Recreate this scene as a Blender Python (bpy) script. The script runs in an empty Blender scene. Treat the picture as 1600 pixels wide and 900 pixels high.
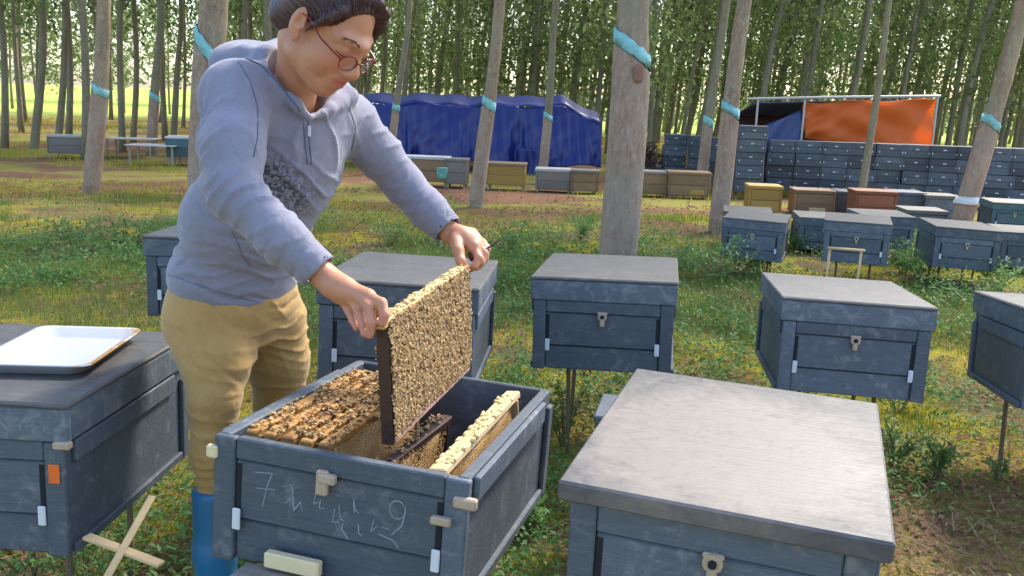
import bpy, math, random
import numpy as np
from mathutils import Vector, Matrix
from mathutils.bvhtree import BVHTree
R = math.radians
rng = np.random.default_rng(7)
random.seed(7)
scene = bpy.context.scene
COL = scene.collection

# ------------------------------------------------------------------ camera
F_PX, PITCH, ROLL, EYE = 1446.1, R(11.544), R(2.006), 1.28
_ri = Vector((1, 0, 0)); _up = Vector((0, math.sin(PITCH), math.cos(PITCH))); _fw = Vector((0, math.cos(PITCH), -math.sin(PITCH)))
_cr = math.cos(ROLL) * _ri + math.sin(ROLL) * _up
_cu = -math.sin(ROLL) * _ri + math.cos(ROLL) * _up
cam = bpy.data.objects.new('camera', bpy.data.cameras.new('camera'))
COL.objects.link(cam)
m = Matrix.Identity(4)
for i in range(3):
    m[i][0], m[i][1], m[i][2] = _cr[i], _cu[i], -_fw[i]
m[2][3] = EYE
cam.matrix_world = m
cam.data.sensor_width = 36
cam.data.lens = F_PX / 1600 * 36
cam.data.clip_end = 2000
cam.data.clip_start = 0.05
scene.camera = cam

def ray(px, py):
    return ((px - 800) * _cr + (450 - py) * _cu + F_PX * _fw)
def at(px, py, Y):
    """surveyed point: direction of a photo pixel, at Y metres from the viewer"""
    d = ray(px, py)
    return Vector((0, 0, EYE)) + d * (Y / d.y)
def gz(y):
    return -.03 * min(max(y - 4.5, 0), 15.5)

# ------------------------------------------------------------------ light
SUN_EL, SUN_AZ = R(48), R(38)        # azimuth measured from +Y towards +X
world = bpy.data.worlds.new("World"); scene.world = world; world.use_nodes = True
wn = world.node_tree.nodes; wl = world.node_tree.links
sky = wn.new('ShaderNodeTexSky'); sky.sky_type = 'NISHITA'; sky.sun_disc = False
sky.sun_elevation = SUN_EL; sky.sun_rotation = SUN_AZ
sky.air_density = 1.0; sky.dust_density = 2.0; sky.ozone_density = 1.0
wl.new(sky.outputs[0], wn['Background'].inputs[0]); wn['Background'].inputs[1].default_value = 0.15
sun = bpy.data.objects.new('sun', bpy.data.lights.new('sun', 'SUN')); COL.objects.link(sun)
sun.data.energy = 2.1; sun.data.angle = R(9); sun.data.color = (1, .91, .78)
sd = Vector((math.sin(SUN_AZ) * math.cos(SUN_EL), math.cos(SUN_AZ) * math.cos(SUN_EL), math.sin(SUN_EL)))
sun.rotation_euler = sd.to_track_quat('Z', 'Y').to_euler()
vs = scene.view_settings
vs.view_transform = 'Standard'; vs.look = 'None'; vs.exposure = 1.65; vs.gamma = 1

# ------------------------------------------------------------------ materials
def nmat(name):
    mt = bpy.data.materials.new(name); mt.use_nodes = True
    nt = mt.node_tree; b = nt.nodes['Principled BSDF']
    return mt, nt, b
def N(nt, t, **kw):
    n = nt.nodes.new(t)
    for k, v in kw.items(): setattr(n, k, v)
    return n
def noise(nt, vec, scale, detail=4, rough=.6, dist=0):
    n = N(nt, 'ShaderNodeTexNoise'); n.inputs['Scale'].default_value = scale
    n.inputs['Detail'].default_value = detail; n.inputs['Roughness'].default_value = rough
    n.inputs['Distortion'].default_value = dist
    if vec is not None: nt.links.new(vec, n.inputs['Vector'])
    return n.outputs['Fac']
def ramp(nt, fac, stops):
    n = N(nt, 'ShaderNodeValToRGB'); e = n.color_ramp.elements
    while len(e) < len(stops): e.new(.5)
    for i, (p, c) in enumerate(stops):
        e[i].position = p; e[i].color = (*c, 1) if len(c) == 3 else c
    nt.links.new(fac, n.inputs[0]); return n.outputs[0]
def mixc(nt, fac, a, b, mode='MIX'):
    n = N(nt, 'ShaderNodeMix', data_type='RGBA', blend_type=mode)
    for s, v in ((0, fac), (6, a), (7, b)):
        if isinstance(v, (int, float)): n.inputs[s].default_value = v
        elif isinstance(v, tuple): n.inputs[s].default_value = (*v, 1)
        else: nt.links.new(v, n.inputs[s])
    return n.outputs[2]
def mapping(nt, scale=(1, 1, 1), rot=(0, 0, 0), coord='Object'):
    tc = N(nt, 'ShaderNodeTexCoord'); mp = N(nt, 'ShaderNodeMapping')
    mp.inputs['Scale'].default_value = scale; mp.inputs['Rotation'].default_value = rot
    nt.links.new(tc.outputs[coord], mp.inputs['Vector']); return mp.outputs[0]
def rndvec(nt, scale=(1, 1, 1)):
    """object coordinates shifted by a per-object random amount so copies differ"""
    v = mapping(nt, scale); oi = N(nt, 'ShaderNodeObjectInfo')
    a = N(nt, 'ShaderNodeVectorMath', operation='MULTIPLY_ADD')
    comb = N(nt, 'ShaderNodeCombineXYZ')
    for i in range(3): nt.links.new(oi.outputs['Random'], comb.inputs[i])
    nt.links.new(comb.outputs[0], a.inputs[0]); a.inputs[1].default_value = (37, 91, 53); nt.links.new(v, a.inputs[2])
    return a.outputs[0], oi
def bump(nt, b, fac, strength=.3, dist=.01):
    n = N(nt, 'ShaderNodeBump'); n.inputs['Strength'].default_value = strength; n.inputs['Distance'].default_value = dist
    nt.links.new(fac, n.inputs['Height']); nt.links.new(n.outputs[0], b.inputs['Normal'])

def paint(name, c1, c2, wear, wearamt=.5, rough=.55, worn=.62, grain=(3, 40, 40)):
    mt, nt, b = nmat(name); v, oi = rndvec(nt)
    big = noise(nt, v, 5, 6, .65, .4); fine = noise(nt, v, 60, 6, .7)
    c = mixc(nt, big, c1, c2)
    mp = N(nt, 'ShaderNodeMapping'); mp.inputs['Scale'].default_value = grain; nt.links.new(v, mp.inputs[0])
    gr = noise(nt, mp.outputs[0], 4, 5, .7)
    c = mixc(nt, ramp(nt, gr, [(.35, (0, 0, 0)), (.75, (.55, .55, .55))]), c, tuple(x * .55 for x in c1))
    st = noise(nt, v, 17, 8, .75, .6)
    c = mixc(nt, ramp(nt, st, [(worn - .09, (0, 0, 0)), (worn + .1, (wearamt,) * 3)]), c, wear)
    sp = noise(nt, v, 130, 3, .6)
    c = mixc(nt, ramp(nt, sp, [(.66, (0, 0, 0)), (.74, (.5, .5, .5))]), c, wear)
    hs = N(nt, 'ShaderNodeHueSaturation'); mr = N(nt, 'ShaderNodeMapRange'); mr.inputs[3].default_value = .78; mr.inputs[4].default_value = 1.25
    nt.links.new(oi.outputs['Random'], mr.inputs[0]); nt.links.new(mr.outputs[0], hs.inputs['Value']); nt.links.new(c, hs.inputs['Color']); c = hs.outputs[0]
    nt.links.new(c, b.inputs['Base Color'])
    nt.links.new(ramp(nt, fine, [(.3, (rough - .12,) * 3), (.7, (rough + .2,) * 3)]), b.inputs['Roughness'])
    bump(nt, b, gr, .35, .004); return mt
def simple(name, c, rough=.6, var=.25, scale=20, bumpamt=.2, metallic=0, grain=(1, 1, 1), spec=.5):
    mt, nt, b = nmat(name); v, oi = rndvec(nt, grain)
    n1 = noise(nt, v, scale, 6, .65)
    c = mixc(nt, n1, tuple(x * (1 - var) for x in c), tuple(min(1, x * (1 + var)) for x in c))
    nt.links.new(c, b.inputs['Base Color']); b.inputs['Roughness'].default_value = rough
    b.inputs['Metallic'].default_value = metallic; b.inputs['Specular IOR Level'].default_value = spec
    bump(nt, b, n1, bumpamt, .006); return mt
M = {}
M['slate'] = paint('slate blue hive paint', (.070, .094, .124), (.106, .134, .168), (.27, .28, .29), .65)
M['slate_dark'] = paint('dark slate hive paint', (.042, .055, .075), (.068, .085, .11), (.17, .18, .19), .4)
M['lid'] = paint('weathered lid paint', (.095, .097, .10), (.14, .138, .135), (.23, .22, .205), .45, .52, .58, (2, 14, 14))
M['lid_worn_glare'] = paint('worn foreground lid paint with painted glare', (.080, .086, .096), (.115, .118, .124), (.20, .195, .19), .5, .46, .58, (2, 14, 14))
nt = M['lid_worn_glare'].node_tree; b = nt.nodes['Principled BSDF']; src = b.inputs['Base Color'].links[0].from_socket; v = mapping(nt); gr = N(nt, 'ShaderNodeVectorMath', operation='DISTANCE'); gr.inputs[1].default_value = (-.02, .26, .327); nt.links.new(v, gr.inputs[0]); nz = noise(nt, v, 6, 8, .75, .8); ad = N(nt, 'ShaderNodeMath', operation='MULTIPLY_ADD'); nt.links.new(nz, ad.inputs[0]); ad.inputs[1].default_value = -.42; nt.links.new(gr.outputs['Value'], ad.inputs[2])
nt.links.new(mixc(nt, ramp(nt, ad.outputs[0], [(-.0, (.75, .75, .75)), (.13, (0, 0, 0))]), src, mixc(nt, nz, (.205, .195, .185), (.245, .205, .175))), b.inputs['Base Color'])  # pale central patch paints a soft glare into the lid's base colour
M['lidband'] = paint('lid band paint', (.070, .094, .124), (.106, .134, .168), (.27, .28, .29), .6, .55, .58)
M['teal'] = paint('dull teal paint', (.045, .105, .125), (.07, .14, .16), (.2, .25, .25), .4)
M['yellow_wood'] = paint('old yellow painted wood', (.42, .27, .05), (.33, .20, .05), (.2, .12, .05), .6)
M['brown_wood'] = paint('old brown hive wood', (.20, .115, .06), (.27, .17, .09), (.35, .28, .2), .4)
M['red_wood'] = paint('red brown hive wood', (.26, .085, .04), (.20, .07, .035), (.32, .2, .14), .3)
M['grey_wood'] = paint('grey weathered wood', (.17, .15, .13), (.24, .21, .18), (.36, .33, .29), .5)
M['pale_board'] = paint('pale faded board', (.5, .5, .48), (.6, .6, .58), (.35, .33, .3), .5)
M['raw_wood'] = simple('raw pale wood', (.58, .42, .22), .7, .3, 9, .3, grain=(1, 1, 6))
M['cream_wood'] = simple('cream wood block', (.72, .60, .36), .6, .12, 9, .2)
M['comb_wood'] = simple('waxed frame wood', (.50, .31, .11), .55, .45, 26, .5)
M['dark_wood'] = simple('propolis darkened wood', (.045, .018, .014), .5, .6, 40, .4)
M['pink_wood'] = simple('pinkish bottom bar wood', (.52, .28, .24), .55, .15, 30, .2)
M['stake'] = simple('stake wood', (.36, .31, .25), .8, .3, 12, .4, grain=(1, 1, .2))
M['white_metal'] = simple('white clip', (.62, .66, .72), .4, .12, 40, .1)
M['tan_disc'] = simple('tan entrance disc', (.42, .33, .24), .5, .3, 60, .2)
M['dark_gap'] = simple('dark slot', (.012, .014, .018), .9, .2, 20, .1)
M['orange'] = simple('orange plastic tag', (.75, .15, .03), .4, .1, 20, .1)
M['chalk'] = simple('chalk line', (.25, .29, .33), .9, .4, 90, .2)
M['bark_bg'] = None

def bark(name, a, bcol, lich, moss=.5):
    mt, nt, b = nmat(name); v, oi = rndvec(nt, (1, 1, .35))
    n1 = noise(nt, v, 5, 8, .7, .3); n2 = noise(nt, v, 28, 8, .75)
    c = mixc(nt, ramp(nt, n1, [(.35, (0, 0, 0)), (.65, (1, 1, 1))]), a, bcol)
    v2, _ = rndvec(nt); n3 = noise(nt, v2, 9, 9, .8, .8)
    c = mixc(nt, ramp(nt, n3, [(.55, (0, 0, 0)), (.62, (moss,) * 3)]), c, lich)
    c = mixc(nt, ramp(nt, n2, [(.3, (.7, .7, .7)), (.55, (0, 0, 0))]), c, tuple(x * .4 for x in a))
    v3, _ = rndvec(nt, (2, 2, 16)); n5 = noise(nt, v3, 2.2, 5, .7, .4)
    c = mixc(nt, ramp(nt, n5, [(.64, (0, 0, 0)), (.72, (.45, .45, .45))]), c, tuple(x * .45 for x in a))
    n7 = noise(nt, v2, 36, 5, .8); c = mixc(nt, ramp(nt, n7, [(.58, (0, 0, 0)), (.66, (.6, .6, .6))]), c, lich); n8 = noise(nt, v2, 13, 6, .8, 1.2); c = mixc(nt, ramp(nt, n8, [(.60, (0, 0, 0)), (.70, (.65, .65, .65))]), c, tuple(x * .5 for x in a))
    n6 = noise(nt, v2, 2.2, 4, .6); c = mixc(nt, ramp(nt, n6, [(.4, (0, 0, 0)), (.7, (.5, .5, .5))]), c, tuple(x * .6 for x in lich))
    nt.links.new(c, b.inputs['Base Color']); b.inputs['Roughness'].default_value = .9
    bump(nt, b, n2, .9, .015); return mt
M['bark'] = bark('pale mottled bark', (.28, .19, .12), (.42, .31, .21), (.50, .47, .35), .8)
M['bark_low'] = bark('tapped pinkish bark', (.32, .205, .145), (.46, .325, .235), (.54, .48, .40), .6)
M['bark_far'] = bark('olive grey bark', (.20, .17, .11), (.32, .28, .185), (.40, .39, .28), .6)
M['scar'] = simple('red tapping scar', (.26, .13, .09), .85, .35, 18, .6)
M['cyan'] = simple('turquoise paint band', (.24, .52, .53), .85, .5, 30, .8)
M['white_skirt'] = simple('white rain skirt', (.7, .7, .7), .5, .15, 14, .2)

def leafmat(name, a, b2, trans=.35, rough=.5):
    mt, nt, b = nmat(name); g = N(nt, 'ShaderNodeNewGeometry')
    oi = N(nt, 'ShaderNodeObjectInfo')
    c = mixc(nt, g.outputs['Random Per Island'], a, b2)
    hs = N(nt, 'ShaderNodeHueSaturation'); mr = N(nt, 'ShaderNodeMapRange')
    mr.inputs[3].default_value = .75; mr.inputs[4].default_value = 1.3
    nt.links.new(oi.outputs['Random'], mr.inputs[0]); nt.links.new(mr.outputs[0], hs.inputs['Value']); nt.links.new(c, hs.inputs['Color'])
    nt.links.new(hs.outputs[0], b.inputs['Base Color']); b.inputs['Roughness'].default_value = rough
    b.inputs['Specular IOR Level'].default_value = .35
    tr = N(nt, 'ShaderNodeBsdfTranslucent'); nt.links.new(hs.outputs[0], tr.inputs[0])
    mx = N(nt, 'ShaderNodeMixShader'); mx.inputs[0].default_value = trans
    nt.links.new(b.outputs[0], mx.inputs[1]); nt.links.new(tr.outputs[0], mx.inputs[2])
    nt.links.new(mx.outputs[0], nt.nodes['Material Output'].inputs[0]); return mt
M['leaf'] = leafmat('grove foliage', (.085, .14, .04), (.22, .29, .10), .5)
M['grass'] = leafmat('short green grass', (.10, .17, .03), (.24, .30, .07), .4)
M['moss'] = leafmat('yellow green grass', (.28, .29, .02), (.46, .40, .035), .4)
M['weed'] = leafmat('leafy weed', (.07, .19, .045), (.18, .34, .09), .45)
M['straw'] = leafmat('dry straw', (.42, .36, .20), (.26, .20, .10), .3, .8)
M['litter'] = leafmat('fallen leaves', (.20, .085, .05), (.36, .22, .12), .2, .8)

# ------------------------------------------------------------------ mesh helpers
def newobj(name, me, parent=None, mat=None, smooth=False, loc=None):
    if mat is not None and len(me.materials) == 0: me.materials.append(mat)
    if smooth: me.polygons.foreach_set('use_smooth', [True] * len(me.polygons))
    o = bpy.data.objects.new(name, me); COL.objects.link(o)
    if parent is not None: o.parent = parent
    if loc is not None: o.location = loc
    return o
def npmesh(name, V, F):
    """V (n,3), F (m,3|4) numpy"""
    V = np.asarray(V, np.float32); F = np.asarray(F, np.int32); k = F.shape[1]
    me = bpy.data.meshes.new(name); me.vertices.add(len(V)); me.vertices.foreach_set('co', V.ravel())
    me.loops.add(F.size); me.loops.foreach_set('vertex_index', F.ravel())
    me.polygons.add(len(F)); me.polygons.foreach_set('loop_start', np.arange(0, F.size, k, dtype=np.int32))
    me.update(calc_edges=True); me.validate(); return me
class MB:
    def __init__(s): s.v = []; s.f = []
    def convex(s, vs, fs):
        n = len(s.v); c = sum((Vector(v) for v in vs), Vector()) / len(vs)
        s.v += [tuple(v) for v in vs]
        for f in fs:
            p = [Vector(vs[i]) for i in f]; fc = sum(p, Vector()) / len(p)
            nn = (p[1] - p[0]).cross(p[2] - p[0])
            if nn.dot(fc - c) < 0: f = f[::-1]
            s.f.append(tuple(n + i for i in f))
        return s
    def box(s, lo, hi, c=.003, mat=None):
        lo = Vector(lo); hi = Vector(hi); c = min(c, *(abs(h - l) * .45 for l, h in zip(lo, hi)))
        vs = []; ix = {}
        for sx in (0, 1):
            for sy in (0, 1):
                for sz in (0, 1):
                    P = [(lo, hi)[q][i] for i, q in enumerate((sx, sy, sz))]
                    d = [c if q == 0 else -c for q in (sx, sy, sz)]
                    for a in range(3):
                        v = Vector([P[i] + (0 if i == a else d[i]) for i in range(3)])
                        ix[(sx, sy, sz, a)] = len(vs); vs.append(mat @ v if mat else v)
        fs = []
        for a in range(3):
            b, d = (a + 1) % 3, (a + 2) % 3
            for q in (0, 1):
                def k(u, v, ax=a):
                    t = [0, 0, 0]; t[a] = q; t[b] = u; t[d] = v; return ix[(*t, ax)]
                fs.append((k(0, 0), k(1, 0), k(1, 1), k(0, 1)))
            for u in (0, 1):
                for v in (0, 1):
                    def e(w, ax):
                        t = [0, 0, 0]; t[a] = w; t[b] = u; t[d] = v; return ix[(*t, ax)]
                    fs.append((e(0, b), e(1, b), e(1, d), e(0, d)))
        for sx in (0, 1):
            for sy in (0, 1):
                for sz in (0, 1): fs.append(tuple(ix[(sx, sy, sz, a)] for a in range(3)))
        return s.convex(vs, fs)
    def tube(s, pts, rad, seg=8, cap=True, squash=None):
        pts = [Vector(p) for p in pts]; n0 = len(s.v)
        if not hasattr(rad, '__len__'): rad = [rad] * len(pts)
        t = (pts[1] - pts[0]).normalized(); u = t.orthogonal().normalized()
        for i, p in enumerate(pts):
            t = (pts[min(i + 1, len(pts) - 1)] - pts[max(i - 1, 0)]).normalized()
            u = (u - t * u.dot(t)).normalized(); w = t.cross(u)
            for k in range(seg):
                a = 2 * math.pi * k / seg
                s.v.append(tuple(p + (u * math.cos(a) + w * math.sin(a)) * rad[i]))
        for i in range(len(pts) - 1):
            for k in range(seg):
                a = n0 + i * seg + k; b = n0 + i * seg + (k + 1) % seg
                s.f.append((a, b, b + seg, a + seg))
        if cap:
            s.f.append(tuple(n0 + k for k in range(seg))[::-1]); e = n0 + (len(pts) - 1) * seg
            s.f.append(tuple(e + k for k in range(seg)))
        return s
    def mesh(s, name):
        me = bpy.data.meshes.new(name); me.from_pydata(s.v, [], s.f); me.update(); return me
    def build(s, name, mat, parent=None, smooth=False, loc=None):
        return newobj(name, s.mesh(name), parent, mat, smooth, loc)
def tag(o, label=None, cat=None, group=None, kind=None):
    if label: o['label'] = label
    if cat: o['category'] = cat
    if group: o['group'] = group
    if kind: o['kind'] = kind
    return o
def thing(name, label, cat, loc=(0, 0, 0), rz=0, group=None, mat=None):
    o = bpy.data.objects.new(name, None); COL.objects.link(o); o.empty_display_size = .1
    if mat is not None: o.matrix_world = mat
    else: o.location = loc; o.rotation_euler = (0, 0, rz)
    return tag(o, label, cat, group)
KIDS = {}
def copy_tree(o, parent=None):
    c = o.copy(); COL.objects.link(c)
    if parent is not None:
        c.parent = parent; c.matrix_parent_inverse = o.matrix_parent_inverse.copy()
    for ch in o.children: copy_tree(ch, c)
    return c
def vnoise(x, y, seed=0):
    """smooth 2-D value noise 0..1"""
    r = np.random.default_rng(seed).random((64, 64)); xi = np.floor(x).astype(int); yi = np.floor(y).astype(int)
    fx = x - xi; fy = y - yi; fx = fx * fx * (3 - 2 * fx); fy = fy * fy * (3 - 2 * fy)
    g = lambda a, b: r[a % 64, b % 64]
    return (g(xi, yi) * (1 - fx) + g(xi + 1, yi) * fx) * (1 - fy) + (g(xi, yi + 1) * (1 - fx) + g(xi + 1, yi + 1) * fx) * fy
def fnoise(x, y, seed=0):
    return (vnoise(x, y, seed) * .55 + vnoise(x * 2.1, y * 2.1, seed + 1) * .3 + vnoise(x * 4.3, y * 4.3, seed + 2) * .15)
def gznp(y, x=None):
    z = -.03 * np.clip(y - 4.5, 0, 15.5)
    if x is not None: z = z + (fnoise(x * 1.3, y * 1.3, 5) - .5) * .05
    return z

# ------------------------------------------------------------------ ground
def build_ground():
    ys = np.concatenate([np.arange(-3, 10, .08), np.arange(10, 26, .3), np.arange(26, 90, 2), np.geomspace(92, 900, 14)])
    t = np.linspace(-1, 1, 171); xs = np.sign(t) * (np.abs(t) * 6 + np.abs(t) ** 6 * 700)
    X, Y = np.meshgrid(xs, ys); Z = gznp(Y, X) + (vnoise(X * 7, Y * 7, 9) - .5) * .02 * (Y < 12)
    V = np.stack([X, Y, Z], -1).reshape(-1, 3); nx = len(xs)
    i = np.arange(len(ys) - 1)[:, None] * nx + np.arange(nx - 1)[None]; i = i.ravel()
    F = np.stack([i, i + 1, i + nx + 1, i + nx], -1)
    mt, nt, b = nmat('grove floor of moss soil and litter'); v = mapping(nt)
    n1 = noise(nt, v, .9, 7, .65, .5); n2 = noise(nt, v, 6, 8, .7, .3); n3 = noise(nt, v, 45, 6, .75); n4 = noise(nt, v, .35, 5, .6)
    soil = mixc(nt, n3, (.11, .055, .032), (.32, .21, .125))
    moss = mixc(nt, n2, (.32, .28, .02), (.47, .39, .03))
    green = mixc(nt, n3, (.07, .12, .02), (.15, .20, .045))
    c = mixc(nt, ramp(nt, n1, [(.47, (0, 0, 0)), (.52, (1, 1, 1))]), soil, moss)
    c = mixc(nt, ramp(nt, n2, [(.50, (0, 0, 0)), (.62, (.8, .8, .8))]), c, green)
    c = mixc(nt, ramp(nt, n3, [(.56, (0, 0, 0)), (.70, (.8, .8, .8))]), c, (.30, .20, .12))
    # brown leaf litter under the grove beyond ~13 m, sunlit field past ~75 m
    sep = N(nt, 'ShaderNodeSeparateXYZ'); nt.links.new(v, sep.inputs[0])
    def step(a, bb, src):
        mr = N(nt, 'ShaderNodeMapRange'); mr.inputs[1].default_value = a; mr.inputs[2].default_value = bb; nt.links.new(src, mr.inputs[0]); return mr.outputs[0]
    far = mixc(nt, n3, (.15, .07, .04), (.27, .155, .095))
    far = mixc(nt, ramp(nt, n4, [(.46, (0, 0, 0)), (.54, (.75, .75, .75))]), far, (.30, .30, .06))
    # bare brown soil patch in the right foreground, yellow moss in the next strip
    mu = N(nt, 'ShaderNodeMath', operation='MULTIPLY'); nt.links.new(step(3.9, 2.9, sep.outputs[1]), mu.inputs[0]); nt.links.new(step(.75, 1.25, sep.outputs[0]), mu.inputs[1])
    mu2 = N(nt, 'ShaderNodeMath', operation='MULTIPLY'); nt.links.new(mu.outputs[0], mu2.inputs[0]); nt.links.new(ramp(nt, n2, [(.40, (1, 1, 1)), (.6, (.35, .35, .35))]), mu2.inputs[1])
    c = mixc(nt, mu2.outputs[0], c, soil)
    my = N(nt, 'ShaderNodeMath', operation='MULTIPLY'); nt.links.new(step(3.3, 3.9, sep.outputs[1]), my.inputs[0]); nt.links.new(step(5.6, 4.9, sep.outputs[1]), my.inputs[1])
    my2 = N(nt, 'ShaderNodeMath', operation='MULTIPLY'); nt.links.new(my.outputs[0], my2.inputs[0]); nt.links.new(ramp(nt, n1, [(.40, (.1, .1, .1)), (.5, (.85, .85, .85))]), my2.inputs[1])
    c = mixc(nt, my2.outputs[0], c, mixc(nt, n2, (.40, .33, .02), (.52, .42, .04)))
    c = mixc(nt, step(9.5, 12.5, sep.outputs[1]), c, far)
    c = mixc(nt, step(48, 56, sep.outputs[1]), c, mixc(nt, n2, (.30, .42, .06), (.42, .50, .10)))
    nt.links.new(c, b.inputs['Base Color']); b.inputs['Roughness'].default_value = .95; b.inputs['Specular IOR Level'].default_value = .15
    bump(nt, b, n3, .8, .03)
    tag(newobj('ground', npmesh('ground', V, F), None, mt, True), 'mossy grove floor of brown soil, yellow moss and grass', kind='structure')
build_ground()

def blades(name, X, Y, H, Wd, mat, label, lean=.5, segs=2, kind='stuff', z0=-.01):
    """n curved blades as one mesh"""
    n = len(X); a = rng.random(n) * 2 * math.pi; l = rng.random(n) * lean * H; b = a + math.pi / 2 + rng.normal(0, .4, n)
    Z = gznp(Y, X) + z0
    rows = []
    for k, (t, w) in enumerate(((0, 1), (.55, .8), (1, .08)) if segs == 2 else ((0, 1), (1, .1))):
        cx = X + np.cos(b) * l * t * t; cy = Y + np.sin(b) * l * t * t; cz = Z + H * t * (1 - .25 * t * (l / np.maximum(H, 1e-4)))
        for sg in (-1, 1): rows.append(np.stack([cx + sg * np.cos(a) * Wd * w / 2, cy + sg * np.sin(a) * Wd * w / 2, cz], -1))
    V = np.stack(rows, 1).reshape(-1, 3); m_ = len(rows); i = np.arange(n)[:, None] * m_
    F = np.concatenate([np.concatenate([i + 2 * k, i + 2 * k + 1, i + 2 * k + 3, i + 2 * k + 2], 1) for k in range(m_ // 2 - 1)])
    return tag(newobj(name, npmesh(name, V, F), None, mat), label, kind=kind)
def flat_leaves(name, X, Y, S, mat, label, zoff=.0, tilt=.35, up=0.0, kind='stuff', Z=None):
    n = len(X); a = rng.random(n) * 2 * math.pi
    d = np.stack([np.cos(a), np.sin(a), rng.normal(up, tilt, n)], -1); d /= np.linalg.norm(d, axis=1)[:, None]
    s = np.stack([-np.sin(a), np.cos(a), rng.normal(0, tilt, n)], -1); s /= np.linalg.norm(s, axis=1)[:, None]
    if Z is None: Z = gznp(Y, X) + zoff
    P = np.stack([X, Y, Z], -1); S = S[:, None]
    nrm = np.cross(d, s)
    V = np.stack([P - d * S * .5, P + s * S * .22 + nrm * S * .06, P + d * S * .5, P - s * S * .22 + nrm * S * .06], 1).reshape(-1, 3)
    i = np.arange(n)[:, None] * 4
    F = np.concatenate([np.concatenate([i, i + 1, i + 2], 1), np.concatenate([i, i + 2, i + 3], 1)])
    return tag(newobj(name, npmesh(name, V, F), None, mat), label, kind=kind)
def field(n, y0, y1, power=1.6, xr=.62):
    """points more dense near the viewer"""
    u = rng.random(n); Y = y0 + (y1 - y0) * u ** power; X = (rng.random(n) * 2 - 1) * (xr * Y + .4); return X, Y
def keep(X, Y, mask): return X[mask], Y[mask]
def ground_cover():
    gm = lambda X, Y: fnoise(X * 1.1 + 3, Y * .8, 21)
    # green grass patches
    X, Y = field(330000, 1.6, 13, 1.5); g = gm(X, Y)
    band = np.exp(-((Y - 6.3) / 1.5) ** 2) * .32 + np.exp(-((Y - 9.5) / 1.1) ** 2) * .08 + .16 * (Y < 3.2) * (X < .2) - .16 * ((X > .85) & (Y < 5.0))
    X, Y = keep(X, Y, rng.random(len(X)) < np.clip((g + band - .595) * 9, 0.04, 1)); n = len(X)
    sc = .5 + .13 * Y
    blades('grass', X, Y, (.018 + .045 * rng.random(n) * fnoise(X * 2, Y * 2, 4) * 1.6) * sc, .0038 * sc, M['grass'], 'green grass growing between the hives')
    X, Y = field(130000, 1.6, 14, 1.4); g = fnoise(X * .9, Y * .9 + 8, 33)
    X, Y = keep(X, Y, rng.random(len(X)) < np.clip((g - .46) * 6, .03, 1)); n = len(X); sc = .5 + .13 * Y
    blades('moss', X, Y, (.008 + .018 * rng.random(n)) * sc, .005 * sc, M['moss'], 'yellow green moss and low grass on the grove floor')
    X, Y = field(42000, 1.6, 12, 1.5); g = fnoise(X * 1.4 + 9, Y * 1.2, 41) + .22 * ((X > .85) & (Y < 3.6)) ; X, Y = keep(X, Y, rng.random(len(X)) < np.clip((g - .42) * 5, .05, 1))
    n = len(X); sc = .55 + .1 * Y
    blades('dry_grass', X, Y, (.02 + .07 * rng.random(n)) * sc, .0028 * sc, M['straw'], 'dry straw coloured grass stalks among the green', lean=2.6)
    X, Y = field(110000, 1.6, 16, 1.5); g = fnoise(X * 1.2, Y * 1.3 + 4, 51) + .25 * ((X > .85) & (Y < 3.6)); X, Y = keep(X, Y, rng.random(len(X)) < np.clip((g - .38) * 4, .10, 1)); n = len(X)
    flat_leaves('leaf_litter', X, Y, (.012 + .03 * rng.random(n)) * (.6 + .09 * Y), M['litter'], 'brown fallen leaves and bark flakes on the soil', .012)
    # broad low weeds (clumps of small leaves)
    cx, cy = field(3000, 1.7, 11, 1.35); w = fnoise(cx * .8 + 5, cy * .8, 61) + np.exp(-((cy - 6.4) / 1.5) ** 2) * .20 + .14 * (cy < 3) * (cx < .6) + .10 * ((cy > 3) & (cy < 4.2)) - .13 * ((cx > .85) & (cy < 3.3))
    kk = w > .60; cx, cy = cx[kk], cy[kk]; per = 46
    hs = .5 + rng.random(len(cx)); sp = (.05 + .07 * rng.random(len(cx))) * (.6 + .1 * cy)
    X = np.repeat(cx, per) + rng.normal(0, 1, len(cx) * per) * np.repeat(sp, per); Y = np.repeat(cy, per) + rng.normal(0, 1, len(cx) * per) * np.repeat(sp, per)
    Z = gznp(Y, X) + rng.random(len(X)) * np.repeat(hs * .15 * (.6 + .07 * cy), per)
    flat_leaves('low_weeds', X, Y, (.018 + .02 * rng.random(len(X))) * (.55 + .12 * Y), M['weed'], 'low leafy weeds spreading over the ground', tilt=.5, up=.25, Z=Z)
    # seedling and brown herb layer: taller, sparser, mixed
    X, Y = field(17000, 1.7, 9, 1.4); g = fnoise(X * 1.7 + 2, Y * 1.5, 81); X, Y = keep(X, Y, rng.random(len(X)) < np.clip((g - .45) * 5, .04, 1)); n = len(X); Z = gznp(Y, X) + rng.random(n) ** 2 * .13 * (.7 + .07 * Y)
    flat_leaves('herbs', X, Y, (.012 + .022 * rng.random(n)) * (.6 + .12 * Y), M['grass'], 'mixed small herbs standing between the grass', tilt=.7, up=.3, Z=Z)
    # far undergrowth and dry litter below the grove
    X, Y = field(60000, 12, 45, 1.3, .7); n = len(X); g = fnoise(X * .35, Y * .35, 71); X, Y = keep(X, Y, rng.random(n) < np.clip((g - .48) * 5, .02, 1)); n = len(X)
    blades('undergrowth', X, Y, (.03 + .10 * rng.random(n)) * (.4 + .04 * Y), .02 * (.3 + .04 * Y), M['moss'], 'sparse yellow green undergrowth beneath the trees', segs=1)
ground_cover()

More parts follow.
